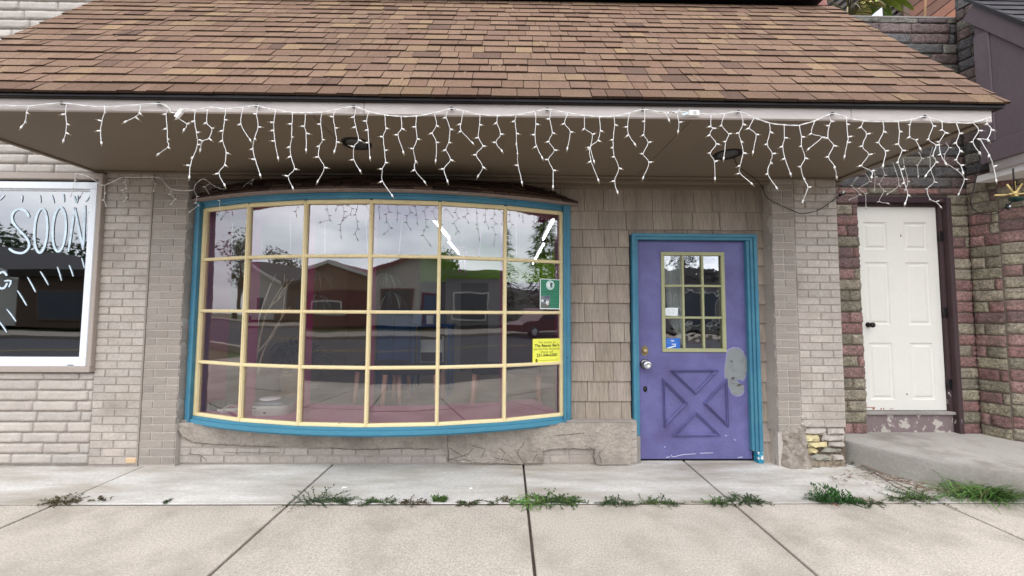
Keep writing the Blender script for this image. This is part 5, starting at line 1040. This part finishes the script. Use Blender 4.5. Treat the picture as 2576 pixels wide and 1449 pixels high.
b = MB(); b.box(cx - .2, cx + .2, 3.14, 3.16, .62, .84, rgb(220, 220, 216), .004); b.build('backrest', M_gen, t)
for sx in (-1, 1):
    b = MB(); b.tube([(cx + sx * .2, 3.2, .01), (cx + sx * .2, 3.12, .9)], .012, 6, rgb(210, 210, 206)); b.build('leg', M_gen, t); b = MB(); b.tube([(cx + sx * .2, 2.7, .01), (cx + sx * .2, 3.0, .45)], .012, 6, rgb(210, 210, 206)); b.build('leg', M_gen, t)
b = MB(); x0 = P(1120, 800, 5).x; x1 = P(1260, 800, 5).x; b.box(x0, x1, 5.0, 5.12, .01, 2.05, rgb(150, 148, 152)); b.box(x0 + .35, x0 + .95, 4.985, 5.0, .01, 1.95, rgb(96, 92, 90)); tag(b.build('room_divider', M_gen), 'pale partition with a dark doorway at the back of the shop', 'partition')
# signs in the right-hand column of panes
A0 = Vector((*arc(AN[5], -.006), 0)); A1 = Vector((*arc(AN[6], -.006), 0)); TT = (A1 - A0).normalized(); NN = Vector((TT.y, -TT.x, 0))
def PP(px, py, off=0.0):
    v = ray(px, py); o = A0 + NN * off; t = (o - CAM).dot(NN) / v.dot(NN); return CAM + v * t
def flat(mb, pts, off, col, th=.0006): mb.prism([PP(x, y, off) for x, y in pts], NN * -th, col)
Z = lambda x, y: ((1590 + x * .069) / 1.1925, (1000 + y * .069) / 1.1925)
t = thing('yellow_notice', 'yellow notice with black text in the lower right bow window pane', 'notice', PP(1375, 912)); b = MB(); flat(b, [Z(110, 1310), Z(1372, 1255), Z(1362, 218), Z(118, 245)], .004, rgb(232, 232, 92)); b.build('sheet', M_paper, t)
b = MB(); kk = (PP(1410, 880) - PP(1340, 880)).length / 70
def tx(s, x, y, pxh, col, bold=0, sx=1.0): q = Z(x, y); text(b, s, PP(q[0], q[1], .0048), pxh * .069 / 1.1925 * kk * 1.35, TT, Z3 + TT * .03, NN, col, bold, sx=sx)
ol = rgb(140, 140, 40); dk = rgb(34, 34, 10)
tx('For access to', 745, 385, 104, ol, 0, .98); tx("The Beauty Bar's", 742, 528, 118, dk, .0006, .98); tx('barrier-free entrance,', 735, 670, 104, ol, 0, .93); tx('please call', 735, 800, 104, ol, 0, .95); tx('231-544-6200', 730, 950, 118, dk, .0006, .98)
b.add([PP(*Z(x, y), .0048) for x, y in ((400, 1180), (1220, 1145), (1220, 1160), (400, 1196))], [(0, 1, 2, 3)], ol)
e = [PP(*Z(285 + 55 * math.cos(a), 1188 + 80 * math.sin(a)), .0048) for a in [i * math.pi / 8 for i in range(16)]]; b.add(e, [tuple(range(16))], rgb(120, 116, 36))
b.build('lettering', M_paper, t)
ZP = lambda x, y: ((1600 + x * .0828) / 1.1925, (820 + y * .0828) / 1.1925)
t = thing('green_poster', 'green poster with a round white emblem and grey picture in a right-hand pane', 'poster', PP(1384, 777)); b = MB(); flat(b, [ZP(240, 1290), ZP(978, 1305), ZP(982, 228), ZP(240, 190)], .004, rgb(232, 238, 234)); flat(b, [ZP(268, 1262), ZP(935, 1270), ZP(948, 250), ZP(268, 215)], .0048, rgb(60, 128, 100)); b.build('sheet', M_paper, t)
b = MB()
def el(cx, cy, rx, ry, off, col, n=28): b.add([PP(*ZP(cx + rx * math.cos(a), cy + ry * math.sin(a)), off) for a in [i * 2 * math.pi / n for i in range(n)]], [tuple(range(n))], col)
def pg(pts, off, col): b.add([PP(*ZP(x, y), off) for x, y in pts], [tuple(range(len(pts)))], col)
el(612, 425, 148, 168, .0056, rgb(214, 234, 228)); el(612, 425, 122, 142, .0060, rgb(176, 196, 192)); el(560, 420, 50, 95, .0064, rgb(222, 232, 228))
pg([(640, 350), (705, 370), (690, 400), (660, 410), (670, 460), (690, 500), (665, 515), (620, 470), (605, 410), (618, 365)], .0068, rgb(28, 40, 42))
for (y, x0, x1, h_) in ((650, 320, 880, 26), (695, 380, 800, 12), (745, 465, 740, 26), (830, 640, 900, 12), (880, 620, 900, 18), (925, 700, 810, 14), (1025, 640, 900, 10), (1125, 640, 900, 10), (1180, 640, 900, 10)): pg([(x0, y), (x1, y + 4), (x1, y + h_), (x0, y + h_ - 4)], .0056, rgb(40, 98, 78))
pg([(268, 815), (400, 812), (605, 805), (585, 1258), (268, 1255)], .0056, rgb(120, 124, 128)); pg([(405, 830), (600, 815), (590, 905), (400, 910)], .0060, rgb(92, 96, 112)); pg([(268, 1090), (585, 1130), (585, 1255), (268, 1252)], .0060, rgb(104, 106, 100)); pg([(268, 815), (330, 820), (320, 900), (268, 905)], .006, rgb(140, 142, 150))
el(330, 990, 50, 50, .0064, rgb(214, 216, 216)); el(500, 1040, 62, 70, .0064, rgb(222, 222, 222)); el(430, 1000, 30, 40, .0066, rgb(60, 62, 66)); el(495, 1010, 18, 18, .0070, rgb(40, 42, 44)); el(525, 1130, 44, 26, .0066, rgb(206, 206, 204)); el(570, 1150, 24, 26, .0066, rgb(48, 48, 50))
b.build('print', M_paper, t)
# door papers
t = thing('gift_card_sticker', 'blue sticker reading Gift Cards in the bottom left pane of the purple door', 'sticker', P(1692, 878, YD + .008)); b = MB()
def dq(px, py, off): q = P(px, py, YD + .0118); return Vector((q.x, YD + .0118 - off, q.z))
D44 = lambda x, y, o: dq(1526.2 + x * .26625, 805 + y * .26625, o)
b.prism([D44(552, 278, .001), D44(693, 274, .001), D44(690, 172, .001), D44(556, 174, .001)], (0, .0008, 0), rgb(52, 106, 190)); b.build('sheet', M_paper, t)
b = MB(); text(b, 'Gift', D44(620, 196, .0024), .020, X3, Z3, NF, rgb(236, 240, 244), .0006); text(b, 'Cards', D44(634, 228, .0024), .017, X3, Z3, NF, rgb(236, 240, 244), .0006)
b.add([D44(570, 262, .002), D44(650, 238, .002), D44(655, 248, .002), D44(575, 274, .002)], [(0, 1, 2, 3)], rgb(230, 236, 240))
for (x, y) in ((562, 190), (562, 215)): b.add([D44(x, y, .002), D44(x + 44, y - 2, .002), D44(x + 44, y + 2, .002), D44(x, y + 3, .002)], [(0, 1, 2, 3)], rgb(120, 160, 220))
b.build('lettering', M_paper, t)
D3z = lambda x, y, o: dq((1680 + x * .31746) / 1.1925, (540 + y * .31746) / 1.1925, o)
t = thing('handwritten_note', 'small white handwritten note in the middle left pane of the purple door', 'note', P(1688, 795, YD + .008)); b = MB(); b.prism([D3z(984, 1280, .001), D3z(1112, 1286, .001), D3z(1115, 1208, .001), D3z(1045, 1206, .001), D3z(984, 1212, .001)], (0, .0008, 0), rgb(226, 230, 230)); b.build('sheet', M_paper, t)
b = MB(); rr = random.Random(4)
for (xa, xb, y) in ((1005, 1040, 1232), (1056, 1090, 1230), (1015, 1045, 1256), (1060, 1072, 1256)):
    pts = [D3z(xa + (xb - xa) * k / 8, y + rr.uniform(-6, 6), .002) for k in range(9)]; ribbon(b, pts, .0016, NF, rgb(120, 136, 150), .0003)
b.build('handwriting', M_paper, t)
# white curtain behind door glass and a shelf with flowers
b = MB(); n = 24; vs = []
for i in range(n + 1):
    x = 1.455 + .24 * i / n; y = .11 + .012 * math.sin(i * 1.9)
    zb_ = 1.50 + .25 * max(0, 1 - i / n * 1.3) - .0; vs += [(x, y, 1.90), (x + .0, y, 1.62 - .0 * i if i < 8 else 1.30 - .02 * (i - 8))]
b.add(vs, [(i * 2, i * 2 + 1, i * 2 + 3, i * 2 + 2) for i in range(n)], rgb(196, 200, 196), True); tag(b.build('curtain', M_gen), 'pale gathered curtain behind the left panes of the purple door', 'curtain')
b = MB(); b.box(1.6, 2.3, .9, 1.1, .98, 1.04, rgb(120, 40, 50), .004); tag(b.build('red_shelf', M_gen), 'dark red shelf seen through the lower panes of the purple door', 'shelf')
for k, (x, c) in enumerate(((1.78, 0), (2.05, 0))): plant('silk_flower', ['white paper flower at the left of the red shelf', 'white paper flower at the right of the red shelf'][k], (x, 1.0, 1.05), 22, .14, .014, [rgb(226, 206, 204), rgb(236, 230, 226)], 1.0, .15, cat='flower', seed=20 + k, m=4)
b = MB(); b.box(1.10, 2.36, 2.6, 2.7, 0, 2.9, rgb(104, 104, 88)); tag(b.build('inner_partition', M_gen), 'olive inner wall seen through the purple door glass', 'partition')
# ============================================================ BEHIND THE STONE PARAPET
FY = 2.6; f0 = P(2085, 0, FY); f1 = P(2475, 0, FY); xa, xb = f0.x - .3, f1.x + 1.2; za, zb = 4.6, 7.6
fn = thing('diagonal_fence', 'brown fence of diagonal cedar boards behind the stone parapet', 'fence', ((xa + xb) / 2, FY, za)); rr = random.Random(12)
xsp = P(2272, 20, FY).x; b = MB(); m_ = 0; step = .25
x = xsp - 3.2
while x < xb + .5:
    # board running up to the right at ~40 degrees, clipped to the bay
    k = rr.uniform(.75, 1.15); c = soft(rr.choice([rgb(150, 92, 62), rgb(128, 80, 58), rgb(162, 100, 64), rgb(112, 74, 56)]), .1); c = tuple(v * k for v in c); sl = .78
    lo = max(xsp, x); hi = min(xb, x + (zb - za) / sl)
    if hi > lo: b.bar((lo, FY + rr.uniform(0, .008), za + (lo - x) * sl), (hi, FY + rr.uniform(0, .008), za + (hi - x) * sl), .140, .022, NF, c)
    x += step
b.build('board', M_fence, fn)
b = MB(); x = xa - 3
while x < xsp:
    lo = max(xa, x); hi = min(xsp - .03, x + (zb - za) / .8)
    if hi > lo: b.bar((lo, FY, za + (lo - x) * .8), (hi, FY, za + (hi - x) * .8), .05, .015, NF, rgb(78, 70, 64))
    x += .16
b.build('lattice', M_fence, fn)
b = MB(); b.box(xsp - .05, xsp + .05, FY - .05, FY + .05, za, zb, rgb(92, 74, 62)); b.build('post', M_fence, fn)
b = MB(); b.box(xa, xb, FY + .05, FY + .1, za, zb, rgb(30, 26, 24)); b.build('back_board', M_fence, fn)
b = MB(); b.box(2.6, 9, .5, 3.2, 4.0, 4.3, rgb(90, 86, 80)); tag(b.build('flat_roof', M_gen), kind='structure')
for i, (px, py, L, n, cols, lab) in enumerate(((2135, 40, .9, 60, [rgb(110, 104, 70), rgb(90, 84, 62), rgb(130, 120, 84)], 'tangled dry vine in front of the fence lattice'), (2215, 5, .5, 16, [rgb(150, 170, 70), rgb(120, 150, 60)], 'bright yellow-green leaves hanging beside the fence post'), (2170, 12, .35, 14, [rgb(214, 206, 140), rgb(196, 186, 110)], 'cluster of pale yellow leaves in the dry vine'))):
    c = P(px, py, 1.9); plant('vine', lab, c, n, L, .008 if i == 0 else .045, cols, .6 if i else 1.4, .28, seed=40 + i, m=6)
b = MB(); b.tube([P(2329, -20, 1.2), P(2320, 52, 1.2) - Z3 * .4], .012, 6, rgb(150, 116, 84)); tag(b.build('bamboo_cane', M_twig), 'thin tan cane standing in front of the diagonal fence', 'cane')
q = P(2206, 46, .35); b = MB(); b.prism([P(2188, 43, .32), P(2221, 47, .32), P(2219, 18, .32)], (0, .12, 0), rgb(226, 230, 240)); 
t = thing('solar_lamp', 'white triangular lamp standing on the stone parapet', 'lamp', (q.x, .35, 4.385)); b.build('shade', M_gen, t)
b = MB(); a_, c_ = P(2190, 46, .33), P(2220, 50, .33); b.box(a_.x, c_.x, .33, .42, 4.385, a_.z, rgb(40, 42, 46), .004); b.build('base', M_gen, t)
b = MB(); b.box(5.2, 9, -.2, .4, 4.6, 6.2, rgb(176, 180, 188)); tag(b.build('grey_siding_wall', M_gen), 'pale grey wall above the dark shingled canopy, top right corner', 'wall')
# ============================================================ ACROSS THE STREET (seen in the glass)
def house(name, label, x0, x1, y, h, roofh, wallc, roofc, axis='x', depth=8, wins=(), door=None, trim=rgb(226, 226, 222), lower=None):
    t = thing(name, label, 'house', ((x0 + x1) / 2, y, 0)); b = MB(); b.box(x0, x1, y - depth, y, 0, h, wallc)
    if axis == 'x': b.add([(x0, y, h), (x1, y, h), ((x0 + x1) / 2, y, h + roofh), (x0, y - depth, h), (x1, y - depth, h), ((x0 + x1) / 2, y - depth, h + roofh)], [(0, 1, 2), (3, 5, 4)], wallc)
    if lower: b.box(x0 - .02, x1 + .02, y, y + .04, 0, lower[0], lower[1])
    b.build('wall', M_far, t); b = MB()
    if roofh:
        xm = (x0 + x1) / 2; o = .4; k = roofh / ((x1 - x0) / 2)
        for sg, xe in ((-1, x0), (1, x1)):
            A = Vector((xe + sg * o, 0, h - o * k)); B = Vector((xm, 0, h + roofh))
            b.prism([A + Y3 * (y + .4), B + Y3 * (y + .4), B + Y3 * (y + .4) + Z3 * .2, A + Y3 * (y + .4) + Z3 * .2], (0, -depth - .8, 0), roofc)
    else: b.box(x0 - .2, x1 + .2, y - depth, y + .5, h, h + .5, roofc)
    b.build('roof', M_far, t)
    if roofh:
        b = MB(); xm = (x0 + x1) / 2; k = roofh / ((x1 - x0) / 2)
        for sg, xe in ((-1, x0), (1, x1)): b.bar((xe + sg * .4, y + .42, h - .4 * k + .06), (xm, y + .42, h + roofh + .06), .28, .05, Y3, trim)
        b.build('trim', M_far, t)
    for (wx, wz, ww, wh) in wins:
        f = MB(); f.box(wx - ww / 2 - .1, wx + ww / 2 + .1, y + .03, y + .09, wz - .1, wz + wh + .1, trim); fo_ = f.build('window', M_far, t); p = MB(); p.box(wx - ww / 2, wx + ww / 2, y + .091, y + .1, wz, wz + wh, rgb(60, 70, 84)); p.build('pane', M_glossy, fo_)
    if door: f = MB(); f.box(door - .6, door + .6, y + .03, y + .1, 0, 2.3, trim); d_ = f.build('door', M_far, t); p = MB(); p.box(door - .45, door + .45, y + .101, y + .11, .1, 2.15, rgb(96, 116, 150)); p.build('door_panel', M_glossy, d_)
wht = rgb(206, 204, 200)
house('white_house', 'white sided house across the street with dark roof, reflected in the glass', -46, -34, -24, 3.4, 2.6, wht, rgb(60, 58, 60), wins=((-43, 1, 1.2, 1.4), (-38, 1, 1.2, 1.4)), door=-40)
house('brick_house', 'maroon brick house with white trim across the street, reflected in the middle panes', -25, -10, -26, 2.9, 2.5, rgb(150, 120, 104), rgb(120, 62, 74), wins=((-17.6, 1.0, 2.2, 1.2), (-12.5, 1, 1.4, 1.3)), door=-20.5, lower=(3.1, rgb(104, 54, 60)))
house('gabled_shop', 'pale gabled shop with maroon roof edge across the street, reflected in the middle panes', -8.5, 3.0, -25, 3.0, 2.1, wht, rgb(120, 62, 74), wins=((-4.5, 1.0, 2.0, 1.5), (0, 1.0, 2.0, 1.5)), door=-2.2, trim=rgb(130, 70, 80))
house('flat_shop', 'low grey flat-roofed shop with pillars across the street', 5, 16, -23, 3.7, 0, rgb(120, 118, 124), rgb(90, 88, 92), wins=((7.2, .4, 2.4, 2.2), (13.5, .4, 2.4, 2.2)), door=10.2)
house('tan_store', 'long low tan storefront across the street, reflected in the SOON window', -33, -24.5, -23, 3.4, 0, rgb(96, 80, 68), rgb(58, 52, 48), trim=rgb(110, 96, 84), wins=((-30, .6, 3, 1.8), (-26.5, .6, 2, 1.8)))
TR = random.Random(5)
def conifer(x, y, h, r, label, grp='evergreens across the street'):
    t = thing('spruce_tree', label, 'tree', (x, y, 0), grp); b = MB(); b.tube([(x, y, 0), (x, y, h)], [.22, .03], 8, rgb(76, 60, 48)); b.build('trunk', M_twig, t); b = MB(); n = int(h * 190)
    for i in range(n):
        u = TR.random() ** .75; z = h * (.08 + .92 * (1 - u)); rad = r * u * TR.uniform(.35, 1.05) * (1 + .25 * math.sin(z * 5.3)); a = TR.uniform(0, 6.283); p = Vector((x + math.cos(a) * rad, y + math.sin(a) * rad, z - rad * .25)); l = TR.uniform(.25, .6); d = Vector((math.cos(a), math.sin(a), -.35)).normalized(); uu = d.cross(Z3).normalized() * l * .35
        k = TR.uniform(.5, 1.3); c = tuple(v * k for v in TR.choice([rgb(44, 62, 44), rgb(54, 72, 48), rgb(38, 52, 42)])); b.add([p - d * l * .4 - uu, p - d * l * .4 + uu, p + d * l * .6], [(0, 1, 2)], c)
    b.build('crown', M_leaf, t)
def broad(x, y, h, r, label, grp='leafy trees across the street'):
    t = thing('leafy_tree', label, 'tree', (x, y, 0), grp); b = MB(); b.tube([(x, y, 0), (x + .1, y, h * .35), (x, y, h * .7)], [.3, .22, .08], 8, rgb(84, 72, 60))
    cl = [(x + TR.uniform(-.6, .6) * r, y + TR.uniform(-.5, .5) * r, h * TR.uniform(.45, .88), r * TR.uniform(.3, .5)) for _ in range(11)]
    for c in cl[:5]: b.tube([(x, y, h * .35), c[:3]], [.12, .03], 6, rgb(84, 72, 60))
    b.build('trunk', M_twig, t); b = MB()
    for (cx_, cy_, cz_, cr_) in cl:
        for i in range(230):
            d = Vector((TR.gauss(0, 1), TR.gauss(0, 1), TR.gauss(0, .8))).normalized() * cr_ * TR.uniform(.6, 1.1); p = Vector((cx_, cy_, cz_)) + d; u = Vector((TR.uniform(-1, 1), TR.uniform(-1, 1), TR.uniform(-1, 1))).normalized(); v = u.cross(d).normalized(); l = TR.uniform(.12, .26); k = TR.uniform(.5, 1.4)
            b.add([p - u * l, p + v * l * .6, p + u * l, p - v * l * .6], [(0, 1, 2, 3)], tuple(q * k for q in rgb(62, 84, 48)))
    b.build('crown', M_leaf, t)
for i, (x, y, h, r) in enumerate(((-31, -27, 10, 2.4), (-27.5, -31, 8, 2.2), (19, -25, 11, 3), (23.5, -24, 13, 3.2), (28, -27, 9, 2.8), (15.5, -30, 10, 2.6), (33, -24, 12, 3))):
    conifer(x, y, h, r, ['tall spruce left of the tan store across the street', 'shorter spruce behind the tan store', 'spruce nearest the grey flat shop', 'tallest spruce of the right-hand row', 'short wide spruce in the right-hand row', 'spruce behind the grey flat shop', 'outermost right spruce across the street'][i])
for i, (x, y, h, r) in enumerate(((-50, -36, 9, 5), (-42, -38, 8, 5), (-66, -19, 12, 6), (9, -38, 7, 4), (40, -22, 9, 4))):
    broad(x, y, h, r, ['broad tree behind the white house, middle one', 'broad tree right behind the white house roof', 'leftmost broad tree across the street', 'broad tree behind the grey flat shop', 'rightmost broad tree across the street'][i])
b = MB(); vs = []; n = 60
for i in range(n + 1):
    x = -160 + 320 * i / n; h = 9 + 4 * noise.noise(Vector((x * .02, 0, 0))) + (x < -20) * 2 + 1.2 * noise.noise(Vector((x * .2, 3, 0))); vs += [(x, -62, 0), (x, -74, h * .6), (x, -85, h)]
b.add(vs, [(i * 3 + k, i * 3 + k + 1, i * 3 + 4 + k, i * 3 + 3 + k) for i in range(n) for k in (0, 1)], rgb(50, 62, 48)); tag(b.build('hills', M_far), kind='structure')
def car(x, y, label, col):
    t = thing('parked_car', label, 'car', (x, y, -.14)); b = MB(); prof = [(-2.2, .35), (-2.2, .75), (-1.9, .92), (-1.1, .98), (-.5, 1.45), (1.1, 1.48), (1.9, 1.0), (2.2, .9), (2.25, .4)]
    for s0, s1, ins in ((-.88, .88, 0),): b.prism([(x + px_, y + s0, z - .14) for px_, z in prof], (0, s1 - s0, 0), col)
    b.build('body', M_glossy, t); b = MB(); b.prism([(x + px_, y + .885, z - .14) for px_, z in ((-.95, 1.0), (-.42, 1.38), (1.02, 1.40), (1.6, 1.02))], (0, .01, 0), (.03, .03, .04)); b.build('side_window', M_glossy, t)
    for px_ in (-1.4, 1.4): b = MB(); b.lathe(Vector((x + px_, y + .78, .19)), [(.0, 0), (.33, 0), (.33, .16), (0, .16)], 20, Y3, (.03, .03, .03)); wl = b.build('wheel', M_gen, t); b = MB(); b.lathe(Vector((x + px_, y + .945, .19)), [(.0, 0), (.2, 0), (.18, .01), (0, .01)], 14, Y3, (.5, .5, .52)); b.build('rim', M_gen, wl)
car(-27, -14.4, 'dark car parked across the street, reflected in the SOON window', rgb(40, 42, 48)); car(14, -14.4, 'dark red car parked across the street by the grey shop', rgb(96, 40, 44))
